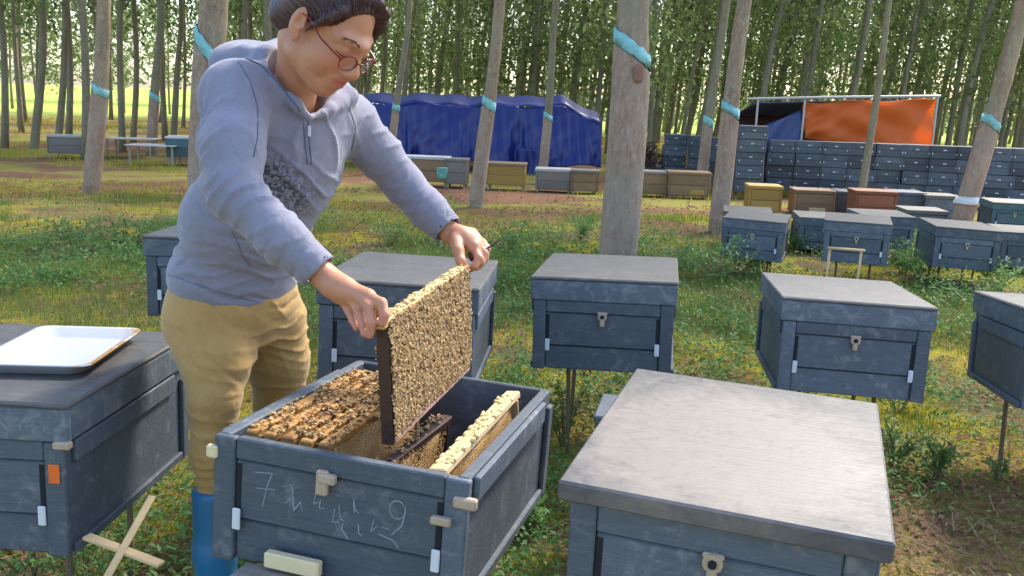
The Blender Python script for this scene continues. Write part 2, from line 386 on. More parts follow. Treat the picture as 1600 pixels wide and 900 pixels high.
def bushy(name, label, cat, x, y, h, r, n, leaf, mat, group=None):
    t = thing(name, label, cat, (x, y, gznp(np.array([y]))[0]), group=group)
    mb = MB(); P = []; 
    for k in range(9):
        a = random.random() * 6.28; e = Vector((math.cos(a) * r * random.uniform(.3, 1), math.sin(a) * r * random.uniform(.3, 1), h * random.uniform(.55, 1)))
        c = [Vector((0, 0, -.03)), e * .5 + Vector((0, 0, h * .12)), e]; mb.tube(c, [.004, .003, .0015], 5); P.append((c, e))
    mb.build('stem', M['straw'], t)
    V = []; Fc = []
    for i in range(n):
        c, e = random.choice(P); q = random.uniform(.25, 1.05); base = c[0].lerp(c[1], q * 2) if q < .5 else c[1].lerp(c[2], q * 2 - 1)
        d = Vector((random.gauss(0, 1), random.gauss(0, 1), random.gauss(.3, .6))).normalized(); s = d.cross(Vector((random.gauss(0, .3), random.gauss(0, .3), 1))).normalized()
        L = leaf * random.uniform(.6, 1.3); p = base + d * L * .4 + Vector((random.gauss(0, 1), random.gauss(0, 1), random.gauss(0, .6))) * r * .12
        k = len(V); V += [p - d * L * .5, p + s * L * .18, p + d * L * .5, p - s * L * .18]; Fc += [(k, k + 1, k + 2), (k, k + 2, k + 3)]
    newobj('foliage', npmesh('foliage', [tuple(v) for v in V], Fc), t, mat)
    return t

# ------------------------------------------------------------------ trees
def crown_mesh(name, n, rx, z0, z1, leaf, seed, clumps=26):
    r = np.random.default_rng(seed); cz = z0 + (z1 - z0) * r.random(clumps) ** .8
    rad = rx * (.25 + .75 * np.sin(np.clip((cz - z0) / (z1 - z0), .05, .95) * math.pi)); a = r.random(clumps) * 6.28; q = np.sqrt(r.random(clumps))
    C = np.stack([np.cos(a) * rad * q, np.sin(a) * rad * q, cz], -1); s = rx * (.16 + .2 * r.random(clumps))
    k = r.integers(0, clumps, n); P = C[k] + r.normal(0, 1, (n, 3)) * s[k][:, None] * np.array([1, 1, .75])
    d = r.normal(0, 1, (n, 3)); d[:, 2] -= .5; d /= np.linalg.norm(d, axis=1)[:, None]; t = r.normal(0, 1, (n, 3)); s2 = np.cross(d, t); s2 /= np.linalg.norm(s2, axis=1)[:, None]
    L = (leaf * (.6 + .8 * r.random(n)))[:, None]
    V = np.stack([P - d * L * .5, P + s2 * L * .24, P + d * L * .5, P - s2 * L * .24], 1).reshape(-1, 3); i = np.arange(n)[:, None] * 4
    F = np.concatenate([np.concatenate([i, i + 1, i + 2], 1), np.concatenate([i, i + 2, i + 3], 1)])
    me = npmesh(name, V, F); me.materials.append(M['leaf']); return me, C
CROWNS = [crown_mesh('crown', 2100, 1.7, 2.8, 11, .17, 100 + i, 34) for i in range(3)]
CROWNS_LOW = [crown_mesh('crown', 2300, 1.8, 1.9, 10, .18, 130 + i, 40) for i in range(3)]
CROWNS_NEAR = [crown_mesh('crown', 5200, 2.3, 5.6, 12, .15, 160 + i, 36) for i in range(2)]
def trunk_mb(pts, r0, r1, seg, rough, limbs=None):
    mb = MB(); n = len(pts); rs = [r0 + (r1 - r0) * (i / (n - 1)) ** 1.2 for i in range(n)]; rs[0] *= 1.22
    mb.tube(pts, rs, seg)
    if rough: mb.v = [tuple(Vector(v) * 1.0 + Vector((random.gauss(0, rough), random.gauss(0, rough), 0))) for v in mb.v]
    if limbs is not None:
        for c in limbs:
            c = Vector(c); zz_ = c.z * .80
            if zz_ > pts[-1].z: continue
            base = min(pts, key=lambda p: abs(p.z - zz_)); mb.tube([base, base.lerp(c, .5) + Vector((0, 0, .15)), c], [r1 * .6, r1 * .35, .01], 5, False)
    return mb
def near_tree(label, bpx, tpx, Y, dia, height, band=None, skirt=None, crown=0, group='banded grove trees', scar=False, far=False):
    p = at(*bpx, Y); g = gz(Y); q = at(*tpx, Y); d = (q - p) / (q.z - p.z)
    b = p + d * (g - p.z)
    t = thing('grove_tree', label, 'tree', b, group=group)
    def axis(z):   # local axis, lean easing off with height
        hh = z if z < 3.2 else 3.2 + (z - 3.2) * .55
        return Vector((d.x * hh, 0, z)) + Vector((math.sin(z * 1.3 + b.x) * .012, math.sin(z * .9) * .015, 0)) * min(z, 3)
    zs = np.concatenate([np.linspace(-.15, 3.2, 26), np.linspace(3.6, height, 9)])
    cr = CROWNS_NEAR[crown][1]; off = axis(height * .75)
    trunk_mb([axis(z) for z in zs], dia / 2, dia * .28, 20, dia * .012, [c + np.array([off.x, 0, 0]) for c in cr[:14]]).build('trunk', M['bark_far'] if far else M['bark'], t, True)
    o = bpy.data.objects.new('crown', CROWNS_NEAR[crown][0]); COL.objects.link(o); o.parent = t; o.location = (off.x, 0, 0); o.rotation_euler[2] = random.random() * 6
    def rad(z): return dia / 2 + (dia * .28 - dia / 2) * (max(z, 0) / height) ** 1.2
    if band:
        zc = at(band[0], band[1], Y).z - g; hh = band[2]; tl = band[3] * random.uniform(.8, 1.2); bw = random.uniform(.75, 1.15); mb = MB(); seg = 24; n0 = 0
        for k, (zo, rr) in enumerate(((-hh / 2, .0), (-hh / 2, .007), (hh / 2, .007), (hh / 2, .0))):
            for s in range(seg):
                a = 2 * math.pi * s / seg; ca, sa = math.cos(a), math.sin(a); z = zc + zo * bw - tl * ca * dia / 2 + random.gauss(0, .009); r_ = rad(z) + rr
                c = axis(z); mb.v.append((c.x + ca * r_, c.y + sa * r_, z))
        for k in range(3):
            for s in range(seg): mb.f.append((k * seg + s, k * seg + (s + 1) % seg, (k + 1) * seg + (s + 1) % seg, (k + 1) * seg + s))
        mb.build('paint_band', M['cyan'], t, True)
        # peeled, pinker bark below the band
        mb = MB(); zz = np.linspace(.12, zc - hh * .6, 14)
        seg = 24
        for k, z in enumerate(zz):
            for s in range(seg):
                a = 2 * math.pi * s / seg; z_ = z - tl * math.cos(a) * dia / 2 * (k / 13); c = axis(z_); r_ = rad(z_) * (1.18 if z_ < .05 else 1) + .004 + random.random() * .003
                mb.v.append((c.x + math.cos(a) * r_, c.y + math.sin(a) * r_, z_))
        for k in range(13):
            for s in range(seg): mb.f.append((k * seg + s, k * seg + (s + 1) % seg, (k + 1) * seg + (s + 1) % seg, (k + 1) * seg + s))
        mb.build('tapped_bark', M['bark_low'], t, True)
    if scar:
        zc = at(scar[0], scar[1], Y).z - g; mb = MB(); w, h_ = scar[2], scar[3]; a0 = scar[4]
        n0 = 0; nu, nv = 7, 6
        for j in range(nv):
            for i in range(nu):
                u = i / (nu - 1) * 2 - 1; v = j / (nv - 1) * 2 - 1; k = math.sqrt(max(0, 1 - v * v * .8)); a = a0 + u * w * k / (dia / 2)
                z = zc + v * h_; c = axis(z); r_ = rad(z) + .010
                mb.v.append((c.x + math.cos(a) * r_, c.y + math.sin(a) * r_, z))
        for j in range(nv - 1):
            for i in range(nu - 1): mb.f.append((j * nu + i, j * nu + i + 1, (j + 1) * nu + i + 1, (j + 1) * nu + i))
        so = mb.build('bark_scar', M['scar'], t, True); sm = so.modifiers.new('s', 'SOLIDIFY'); sm.thickness = .008; sm.offset = 0
    if skirt:
        zc = at(skirt[0], skirt[1], Y).z - g; mb = MB(); seg = 20
        for z, rr in ((zc + .05, rad(zc) + .004), (zc + .05, rad(zc) + .012), (zc - .03, rad(zc) + .045), (zc - .045, rad(zc) + .038), (zc - .02, rad(zc) + .004)):
            for s in range(seg):
                a = 2 * math.pi * s / seg; c = axis(z); mb.v.append((c.x + math.cos(a) * rr, c.y + math.sin(a) * rr, z + random.gauss(0, .004)))
        for k in range(4):
            for s in range(seg): mb.f.append((k * seg + s, k * seg + (s + 1) % seg, (k + 1) * seg + (s + 1) % seg, (k + 1) * seg + s))
        mb.build('rain_skirt', M['white_skirt'], t, True)
    return t
G1 = 'trees with a turquoise paint band'
near_tree('thickest pale trunk with turquoise band, rising behind the middle hive', (965, 400), (994, 0), 7.7, .315, 10, (985, 77, .125, .75), scar=(990, 115, .05, .075, -1.3))
near_tree('trunk with turquoise band behind the woman\'s back', (318, 380), (333, 0), 8.3, .30, 10, (327, 78, .12, 1.1), crown=1)
near_tree('banded trunk by the blue tarpaulin, left of the thickest trunk', (743, 325), (781, 0), 13.1, .20, 10, (757, 162, .13, .6))
near_tree('banded trunk standing at the left end of the stacked hive wall', (1120, 362), (1166, 0), 11.0, .215, 10, (1143, 172, .12, .6), crown=1)
near_tree('strongly leaning trunk with white rain skirt near its foot', (1503, 345), (1597, 20), 12.2, .26, 10, (1547, 193, .13, .6), skirt=(1507, 313))
near_tree('banded trunk at the left with brown foot on the mossy strip', (143, 302), (163, 0), 13.3, .24, 10, (150, 140, .10, .6), crown=1)
near_tree('slim banded trunk just left of the trunk at the hive wall', (1097, 275), (1133, 0), 18, .20, 11, (1102, 190, .14, .6), far=True)
near_tree('slender pale trunk in front of the orange tarpaulin', (1348, 290), (1392, 0), 15.6, .135, 11, None, crown=1, far=True)
near_tree('banded trunk in front of the right half of the blue tarpaulin', (848, 264), (872, 0), 19.5, .19, 11, (855, 182, .13, .6), far=True)
near_tree('slim trunk in front of the left end of the blue tarpaulin', (611, 240), (640, 0), 21, .17, 11, (612, 168, .13, .4), crown=1, far=True)
near_tree('banded trunk behind the pale table boards at the left', (238, 212), (252, 0), 24, .26, 11, (240, 150, .12, .6), far=True)
near_tree('pale slim trunk behind the grey hive at the far left', (92, 208), (106, 0), 25, .20, 11, None, crown=1, far=True)
near_tree('dark slim trunk beside the pale boards, just left of the woman', (272, 206), (284, 0), 27, .2, 11, None, far=True)
near_tree('dark trunk left of the far left grey hive', (55, 216), (72, 0), 25, .24, 11, None, far=True)

def far_trees():
    protos = []
    for v in range(4):
        t = thing('plantation_tree', 'x', 'tree', (0, 0, -50)); h = 11
        pts = [Vector((.05 * z + .10 * math.sin(z * .7 + v), .05 * math.sin(z * .8 + v * 2), z)) for z in np.linspace(-.1, h, 14)]
        me, C = (CROWNS_LOW if v % 2 else CROWNS)[v % 3]
        trunk_mb(pts, .095, .035, 8, .003, C[:16] + np.array([.3, 0, 0])).build('trunk', M['bark_far'], t, True)
        o = bpy.data.objects.new('crown', me); COL.objects.link(o); o.parent = t; o.location = (.3, 0, 0)
        protos.append(t)
    spots = []
    y = 22.0
    while y < 66:
        half = y * .66 + 2; step = 2.2 if y < 40 else 2.5; x = -half + random.random() * step
        while x < half:
            px = 800 + x / y * 1446
            step2 = step * (1.35 if px < 330 else .66)
            if not (y < 27 and 560 < px < 960) and not (y < 24 and px > 1010):
                spots.append((x + random.gauss(0, .25), y + random.gauss(0, .5)))
            x += step2 * random.uniform(.75, 1.25)
        y *= 1.135
    spots = spots[:285]
    used = [False] * 4
    for i, (x, y) in enumerate(spots):
        px = 800 + x / y * 1446; v = (i * 7 + int(y)) % 4
        if px < 560 and y < 40: v = 0 if v % 2 else 2
        o = protos[v] if not used[v] else copy_tree(protos[v]); used[v] = True
        s = random.uniform(.7, 1.15); o.location = (x, y, gz(y)); o.scale = (s, s, random.uniform(.9, 1.15)); o.rotation_euler = (0, R(random.gauss(1.0 if px < 560 else 2.2 if px < 1010 else 4.0, 1.5)), random.gauss(0, .5))
        side = 'left' if px < 560 else 'middle' if px < 1010 else 'right'
        depth = 'front rows' if y < 34 else 'deeper rows'
        o['label'] = {'left': 'slender trunk with dark green crown in the open left part of the grove, ', 'middle': 'slender trunk rising behind the blue tarpaulin, ', 'right': 'slender trunk in the dense grove behind the hive wall, '}[side] + depth
        o['group'] = 'grove trees ' + side + ' ' + depth
        for c in o.children:
            if c.name.startswith('crown'): c.rotation_euler[2] = random.random() * 6.28
    for v in range(4):
        if not used[v]: print('unused', v)
    return len(spots)
print('far trees', far_trees())
# hedge-like foliage mass closing the grove at its far edge
def distant_trunks():
    mb = MB()
    for k in range(230):
        y = random.uniform(46, 80); x = random.uniform(-.22, .62) * y; h = random.uniform(7, 12); r_ = random.uniform(.05, .11); l = random.gauss(.5, .4)
        mb.tube([(x, y, gz(y) - .1), (x + l * .4, y, h * .5), (x + l, y, h)], [r_, r_ * .8, r_ * .5], 5, False)
    tag(mb.build('distant_trunks', M['bark_far'], None, True), 'crowded thin trunks far back in the grove', kind='stuff')
distant_trunks()
def far_wood():
    n = 17000; X = (rng.random(n) * 2 - 1) * 78; Y = 84 + rng.random(n) * 16; hz = 1.5 + 5.5 * fnoise(X * .15 + 7, Y * 0, 88)
    Z = -.5 + (X < -10) * 1.9 + rng.random(n) * (hz + (X < -10) * 4)
    kk = rng.random(n) < .85; X, Y, Z = X[kk], Y[kk], Z[kk]
    flat_leaves('far_wood', X, Y, .5 + .6 * rng.random(len(X)), M['leaf'], 'hazy green foliage at the far edge of the grove', tilt=.8, Z=Z)
far_wood()

# ------------------------------------------------------------------ hives
M['stake_dark'] = simple('dark weathered stake', (.16, .12, .08), .85, .3, 12, .4)
W, D, HL, HB = .50, .62, .081, .327
BODY = HB - HL
def pose(x, y, yaw, ztop, tx=0, ty=0, hb=HB):
    """hive frame: origin under the middle of the front edge, at the body's bottom"""
    c, s = math.cos(yaw), math.sin(yaw)
    ex = Vector((c, s, tx)).normalized(); ey = Vector((-s, c, ty)); ey = (ey - ex * ey.dot(ex)).normalized(); ez = ex.cross(ey)
    m = Matrix((( ex.x, ey.x, ez.x, x), (ex.y, ey.y, ez.y, y), (ex.z, ey.z, ez.z, ztop), (0, 0, 0, 1)))
    return m @ Matrix.Translation((0, 0, -hb))
def hive_body(t, mat, mat2=None, clips=True, disc=True, w=W - .03, d0=.015, d1=D - .015, h=BODY, open_=False):
    mat2 = mat2 or mat; x = w / 2; B = .022
    for s in (-1, 1):
        lo, hi = sorted((s * x, s * (x - B)))
        MB().box((lo, d0, 0), (hi, d1, h)).build('side_panel', mat2, t)
        lo, hi = sorted((s * (x + .003), s * (x - .040)))
        MB().box((lo, d0 - .012, .002), (hi, d0 + .008, h - .002)).build('front_post', mat, t)
        a, b = sorted((s * (x + .012), s * x))
        MB().box((a, d0 + .02, h - .05), (b, d1 - .08, h - .004)).build('side_batten', mat2, t)
        MB().box((a, d1 - .035, .0), (b, d1, h - .03)).build('side_batten', mat2, t)
        MB().box((a, d0 + .01, .001), (b, d1 - .04, .022)).build('side_batten', mat2, t)
        # dark ventilation slot beside the post, with its white clip
        a, b = sorted((s * (x - .042), s * (x - .054)))
        MB().box((a, d0 - .0065, h * .42), (b, d0 + .004, h * .80), .001).build('slot', M['dark_gap'], t)
        if clips:
            a, b = sorted((s * (x - .040), s * (x - .056)))
            MB().box((a, d0 - .016, h * .28), (b, d0 - .010, h * .45), .002).build('clip', M['white_metal'], t)
            a, b = sorted((s * (x - .034), s * (x - .058)))
    fx = x - .041
    MB().box((-fx, d0 - .006, h * .36), (fx, d0 + .010, h * .82), .003).build('front_board', mat, t)
    MB().box((-fx, d0 - .001, .004), (fx, d0 + .012, h * .345), .003).build('front_board', mat, t)
    MB().box((-fx, d0 - .010, h * .83), (fx, d0 + .012, h - .001), .003).build('front_rail', mat, t)
    MB().box((-x + .001, d1 - .002, .0), (x - .001, d1 + .012, h - .001)).build('back_panel', mat2, t)
    MB().box((-x + .024, d0 + .012, .006), (x - .024, d1 - .003, .018)).build('floor_board', mat2, t)
    if disc:
        mb = MB(); z = h * .80
        mb.tube([(0, d0 - .020, z), (0, d0 - .010, z)], .016, 14).box((-.008, d0 - .024, z - .034), (.008, d0 - .010, z - .006), .003).box((-.017, d0 - .019, z + .006), (.017, d0 - .010, z + .016), .003)
        o = mb.build('entrance_disc', M['tan_disc'], t)
        MB().tube([(0, d0 - .0245, z), (0, d0 - .0195, z)], .007, 10).build('entrance_hole', M['dark_gap'], o)
def hive_lid(t, mat_top, mat_band, z=BODY, w=W, d=D, h=HL):
    x = w / 2; lid = MB().box((-x, 0, z + h - .012), (x, d, z + h), .004).build('lid', mat_top, t)
    MB().box((-x + .002, .002, z), (x - .002, .018, z + h - .0125), .003).build('lid_band', mat_band, lid)
    MB().box((-x + .002, d - .018, z), (x - .002, d - .002, z + h - .0125), .003).build('lid_band', mat_band, lid)
    for s in (-1, 1):
        lo, hi = sorted((s * (x - .002), s * (x - .018))); MB().box((lo, .0185, z + .001), (hi, d - .0185, z + h - .0125), .003).build('lid_band', mat_band, lid)
    return lid
def stakes(t, length=.55, w=W - .24, h=0, mat=None):
    for sx in (-1, 1):
        for y in (.20, D - .12):
            MB().tube([(sx * w / 2, y, h - .001), (sx * w / 2 + random.gauss(0, .01), y, h - length)], .008, 7).build('stake', mat or M['stake_dark'], t)
def lidded(label, x, y, yaw, ztop, tx=0, ty=0, group='slate blue hives on stakes', mats=('slate', 'slate', 'lid', 'lidband'), clips=True, disc=True):
    t = thing('beehive', label, 'beehive', group=group, mat=pose(x, y, yaw, ztop, tx, ty))
    hive_body(t, M[mats[0]], M[mats[1]], clips, disc); hive_lid(t, M[mats[2]], M[mats[3]]); stakes(t)
    return t
LT = EYE - .5884
hM = lidded('closed slate blue hive before the thickest trunk, in the middle row', .308, 3.068, R(-9.2), LT + .003, .021, -.026)
hR = lidded('closed slate blue hive right of the middle one, half behind the big foreground lid', 1.153, 3.0, R(-8.3), LT - .031, -.013, -.045)
hD = lidded('hive cut off by the right edge, with its dark left side facing us', 1.878, 2.81, R(-11.6), LT - .004, .001, -.10)
hH = lidded('closed hive directly behind the lifted frame and the woman\'s hands', -.345, 2.72, R(-4), LT + .035, -.02, -.03)
hK = lidded('hive behind the woman\'s back, only its left edge showing', -1.22, 3.62, R(2), LT + .01, 0, -.03)
hL = lidded('hive at the lower left with a white tray on its lid', -1.115, 1.74, R(-2.5), LT - .028, -.01, -.02)
MB().box((.205, .0, BODY - .085), (.228, .0015, BODY - .045), .0007).build('orange_tag', M['orange'], hL)
MB().box((.218, -.006, BODY - .012), (.253, .012, BODY + .004), .003).build('corner_cleat', M['tan_disc'], hL)
# foreground hive with a flat lid
tA = thing('beehive', 'foreground hive with a big flat grey lid, nearest of all', 'beehive', group='slate blue hives on stakes', mat=pose(.3203, 1.2965, R(-18.4), LT - .006, -.022, .030))
hive_body(tA, M['slate'], M['slate'], w=.455, d0=.028, d1=.59, h=HB - .036)
MB().box((-.25, 0, HB - .034), (.25, .62, HB), .004).build('lid', M['lid_worn_glare'], tA)
stakes(tA)
# back rows at the right
hB1 = lidded('grey blue hive at the left end of the right back row', 1.91, 7.35, R(-19.3), .402, -.022, 0, clips=True)
for lab, x, y, a, zt, tx in (
    ('hive behind the small wooden rack in the right back row', 2.65, 7.11, -19.6, .44, 0),
    ('small looking hive with dark left side, behind the one with the rack', 3.10, 9.2, -9.3, .221, 0),
    ('hive half hidden, right behind the one with the rack', 3.56, 8.75, -4.8, .312, 0),
    ('tall dark sided hive in front of the leaning trunk', 3.56, 7.2, -11, .408, -.028),
    ('hive at the right edge behind the dark sided one', 4.63, 8.22, -13.6, .264, 0),
    ('farthest pale topped hive in the right back row, behind its left end', 2.38, 9.41, -12.4, .229, 0)):
    c = copy_tree(hB1); c.matrix_world = pose(x, y, R(a), zt, tx, 0); c['label'] = lab
lidded('teal tinted hive behind the leaning trunk at the right edge', 5.72, 10.58, R(-13), .31, mats=('teal', 'slate_dark', 'lid', 'teal'))

# simple far boxes: wooden hives and hive bodies in the background
def far_box(name, label, cat, px, w, h, d, Y, matb, matl, group=None, lid=True, legs=0, yaw=-.1, patch=None, zoff=None, boards=2):
    p = at(px[0], px[1], Y); g = gz(Y); z0 = (g + legs) if zoff is None else zoff
    t = thing(name, label, cat, (p.x, Y, z0), yaw, group)
    hh = h - (.05 if lid else 0)
    MB().box((-w / 2, .012, 0), (w / 2, d, hh), .006).build('box_body', M[matb], t)
    for k in range(boards):
        MB().box((-w / 2 + .035, -.001, hh * k / boards + .008), (w / 2 - .035, .0115, hh * (k + 1) / boards - .006), .003).build('front_board', M[matb], t)
    for s in (-1, 1):
        a, b = sorted((s * w / 2, s * (w / 2 - .03))); MB().box((a, -.006, .003), (b, .0115, hh - .003), .003).build('front_post', M[matb], t)
    if lid:
        MB().box((-w / 2 - .012, -.014, hh), (w / 2 + .012, d + .014, h), .006).build('lid', M[matl], t)
    if legs > .03:
        for sx in (-1, 1):
            for yy in (.05, d - .05): MB().tube([(sx * (w / 2 - .05), yy, -.001), (sx * (w / 2 - .04), yy, -legs - .05)], .02, 6).build('leg', M['stake'], t)
    if patch: MB().box((-.08 + patch[1], -.008, .03), (.16 + patch[1], -.0015, .11), .002).build('patch_board', M[patch[0]], t)
    return t
GW = 'old wooden hives in front of the stacked wall'
far_box('beehive', 'yellow painted wooden hive before the stacked blue wall', 'beehive', (1196, 310), .50, .40, .5, 14.2, 'yellow_wood', 'yellow_wood', GW)
far_box('beehive', 'brown wooden hive with a pale orange board on its front', 'beehive', (1274, 310), .60, .37, .5, 14.0, 'brown_wood', 'brown_wood', GW, patch=('raw_wood', 0))
far_box('beehive', 'plain red brown hive to the right of the one with the pale board', 'beehive', (1369, 315), .58, .42, .5, 13.4, 'red_wood', 'red_wood', GW)
far_box('beehive', 'narrow blue grey hive between the two brown ones', 'beehive', (1326, 310), .30, .36, .5, 14.2, 'slate', 'slate', GW)
far_box('beehive', 'slate hive right of the red brown one', 'beehive', (1421, 315), .46, .40, .5, 13.8, 'slate', 'slate', GW)
far_box('beehive', 'blue grey hive left of the leaning trunk, before the wall', 'beehive', (1473, 316), .48, .38, .5, 13.6, 'slate', 'lid', GW)
far_box('beehive', 'small lidded hive between dark hive and leaning trunk', 'beehive', (1450, 330), .5, .30, .5, 11.6, 'slate', 'lid', GW)
GM = 'long row of old hives below the blue tarpaulin'
for lab, px, w, h, mb_, ml, lg, Y in (
    ('pale topped long box nearest the woman in the row', 655, 1.05, .46, 'brown_wood', 'pale_board', .1, 17.2),
    ('dark green painted box left of the banded trunk', 712, .40, .46, 'grey_wood', 'grey_wood', .08, 17.1),
    ('yellowish wooden box right of the banded trunk', 790, .72, .40, 'yellow_wood', 'brown_wood', .1, 17.0),
    ('grey weathered box below the blue tarpaulin', 865, .66, .38, 'grey_wood', 'pale_board', .05, 16.9),
    ('brown grey box just left of the thickest trunk', 914, .50, .38, 'brown_wood', 'grey_wood', .05, 16.8),
    ('brown box just right of the thickest trunk', 1018, .62, .40, 'brown_wood', 'grey_wood', .06, 16.6),
    ('brown box with yellow end beside the hive wall', 1078, .74, .42, 'brown_wood', 'brown_wood', .06, 16.4)):
    far_box('beehive', lab, 'beehive', (px, 280), w, h, .5, Y, mb_, ml, GM, legs=lg, yaw=-.05, patch=('yellow_wood', .10) if 'yellow end' in lab else None)
p = at(690, 268, 16.5); bk = thing('bucket', 'turquoise plastic bucket on the row of old hives', 'bucket', (p.x, 16.6, p.z - .13))
MB().tube([(0, 0, 0), (0, 0, .02), (0, 0, .18), (0, 0, .19)], [.07, .08, .10, .105], 16).build('bucket_body', simple('turquoise plastic', (.12, .42, .36), .4, .1, 10, .05), bk, True)
MB().tube([(-.10, 0, .18), (-.08, -.04, .09), (0, -.10, .05), (.08, -.04, .09), (.10, 0, .18)], .004, 5).build('handle', M['white_metal'], bk)
# left far tables and boxes
far_box('beehive', 'grey box with pale lid at the far left, under the trees', 'beehive', (108, 228), 1.0, .42, .6, 22, 'grey_wood', 'pale_board', 'boxes in the left part of the grove', legs=.12, yaw=.1)
far_box('beehive', 'blue box just behind the woman\'s back', 'beehive', (288, 240), .80, .46, .6, 21, 'teal', 'pale_board', 'boxes in the left part of the grove', legs=.2, yaw=.1)
def far_table(label, px, w, Y, z):
    p = at(px[0], px[1], Y); t = thing('low_table', label, 'table', (p.x, Y, gz(Y)), .08, 'pale board tables under the trees')
    hz = p.z - gz(Y)
    for k in range(4): MB().box((-w / 2, -.3 + k * .2, hz - .02), (w / 2, -.12 + k * .2, hz), .004).build('table_board', M['pale_board'], t)
    for sx in (-1, 1):
        for yy in (-.22, .38): MB().tube([(sx * w * .42, yy, -.03), (sx * w * .42, yy, hz - .021)], .025, 6).build('leg', M['stake'], t)
    return t
far_table('pale board table between the banded trunk and the woman, farther one', (205, 216), 1.2, 23, 0)
far_table('pale board table partly before the farther one, left of the blue box', (240, 226), 1.1, 21, 0)

# wall of stacked empty hive bodies, each box an object
def stack_proto(mat, w, h, d):
    t = thing('hive_box', 'x', 'hive box', (0, 0, -60))
    MB().box((-w / 2, .01, .002), (w / 2, d, h - .002), .005).build('box_body', M[mat], t)
    MB().box((-w / 2 + .03, 0, .005), (w / 2 - .03, .0095, h * .5), .003).build('front_board', M[mat], t)
    MB().box((-w / 2 + .03, -.002, h * .53), (w / 2 - .03, .0095, h - .006), .003).build('front_board', M[mat], t)
    for s in (-1, 1):
        a, b = sorted((s * w / 2, s * (w / 2 - .027))); MB().box((a, -.006, .004), (b, .0095, h - .004), .003).build('front_post', M[mat], t)
    MB().box((-.03, -.012, h * .62), (.03, -.0025, h * .70), .003).build('latch', M['white_metal'], t)
    for s in (-1, 1): MB().box((s * (w / 2 - .05) - .009, -.010, h * .30), (s * (w / 2 - .05) + .009, -.0005, h * .44), .002).build('clip', M['white_metal'], t)
    return t
P1 = stack_proto('slate', .50, .238, .46); P2 = stack_proto('slate_dark', .50, .238, .46)
usedp = {}
def put_box(proto, loc, yaw, label, group):
    o = proto if proto.name not in usedp else copy_tree(proto); usedp[proto.name] = 1
    o.location = loc; o.rotation_euler = (0, 0, yaw); o['label'] = label; o['group'] = group
def column(px, Y, n, label, yaw, group, z0=None):
    p = at(px, 300, Y)
    for k in range(n):
        lab = label + ', ' + ('top box' if k == n - 1 else 'bottom box' if k == 0 else 'second box from the top' if k == n - 2 else 'second box from the ground' if k == 1 else 'third box from the ground')
        put_box(P1 if random.random() < .7 else P2, (p.x + random.gauss(0, .010), Y + random.gauss(0, .03), gz(Y) + .13 + k * .240), yaw + random.gauss(0, .025), lab, group)
GS = 'wall of stacked blue hive boxes'
ords = ['first', 'second', 'third', 'fourth', 'fifth', 'sixth', 'seventh', 'eighth', 'ninth', 'tenth']
for i in range(10):
    Y = 18.0 - i * .17
    column(1216 + i * 41.5 + i * i * .12, Y, 4, '%s column of the long stacked wall from the left' % ords[i], -.32, GS)
column(1170, 17.0, 5, 'column right beside the trunk at the wall', -.12, GS)
for px, Y, n, lab in ((1052, 21, 4, 'stack just right of the dark heap'), (1090, 20.5, 4, 'stack behind the slim banded trunk'), (1131, 18.5, 4, 'stack hidden behind the trunk')):
    column(px, Y, n, lab, -.08, 'separate stacks left of the wall')
pd = at(1012, 258, 21.5); hp = thing('frame_heap', 'dark heap of old frames left of the stacked boxes', 'heap', (pd.x, 21.5, gz(21.5) + .35))
of_ = MB().box((-.17, -.03, -.012), (.17, -.018, .012), .003).box((-.17, .018, -.012), (.17, .03, .012), .003).box((-.17, -.0185, -.012), (-.15, .0185, .012), .003).box((.15, -.0185, -.012), (.17, .0185, .012), .003).mesh('old_frame'); of_.materials.append(M['dark_wood'])
for k in range(56):
    q = Vector((random.gauss(0, .22), random.gauss(0, .15), abs(random.gauss(0, .22)))); a = random.random() * 3.1; o_ = newobj('old_frame', of_, hp); o_.location = q; o_.rotation_euler = (random.gauss(0, .5), random.gauss(0, .5), a)
MB().box((-.5, -.3, -.35), (.5, .3, -.02), .01).build('crate', M['slate_dark'], hp)

# ------------------------------------------------------------------ tarpaulins
def cloth(name, mat, parent, P, nu, nv, thick=.006):
    """P(u,v) -> Vector; real sheet with thickness"""
    V = [tuple(P(i / nu, j / nv)) for j in range(nv + 1) for i in range(nu + 1)]
    Fc = [(j * (nu + 1) + i, j * (nu + 1) + i + 1, (j + 1) * (nu + 1) + i + 1, (j + 1) * (nu + 1) + i) for j in range(nv) for i in range(nu)]
    o = newobj(name, npmesh(name, V, Fc), parent, mat, True); s = o.modifiers.new('s', 'SOLIDIFY'); s.thickness = thick; return o
M['blue_tarp'] = simple('blue tarpaulin', (.012, .028, .19), .38, .35, 3, .25)
M['orange_tarp'] = simple('orange tarpaulin', (.88, .23, .05), .5, .14, 3, .15)
mt = M['orange_tarp']; nt = mt.node_tree; tl_ = N(nt, 'ShaderNodeBsdfTranslucent'); tl_.inputs[0].default_value = (.95, .38, .09, 1); mx_ = N(nt, 'ShaderNodeMixShader'); mx_.inputs[0].default_value = .5
nt.links.new(nt.nodes['Principled BSDF'].outputs[0], mx_.inputs[1]); nt.links.new(tl_.outputs[0], mx_.inputs[2]); nt.links.new(mx_.outputs[0], nt.nodes['Material Output'].inputs[0])
M['blue2'] = simple('dull blue tarpaulin', (.06, .09, .24), .5, .3, 3, .2)
M['dark_in'] = simple('shaded interior and blade brown', (.05, .022, .020), .9, .3, 60, .4)
M['pole'] = simple('grey metal pole', (.45, .46, .47), .4, .1, 20, .1)
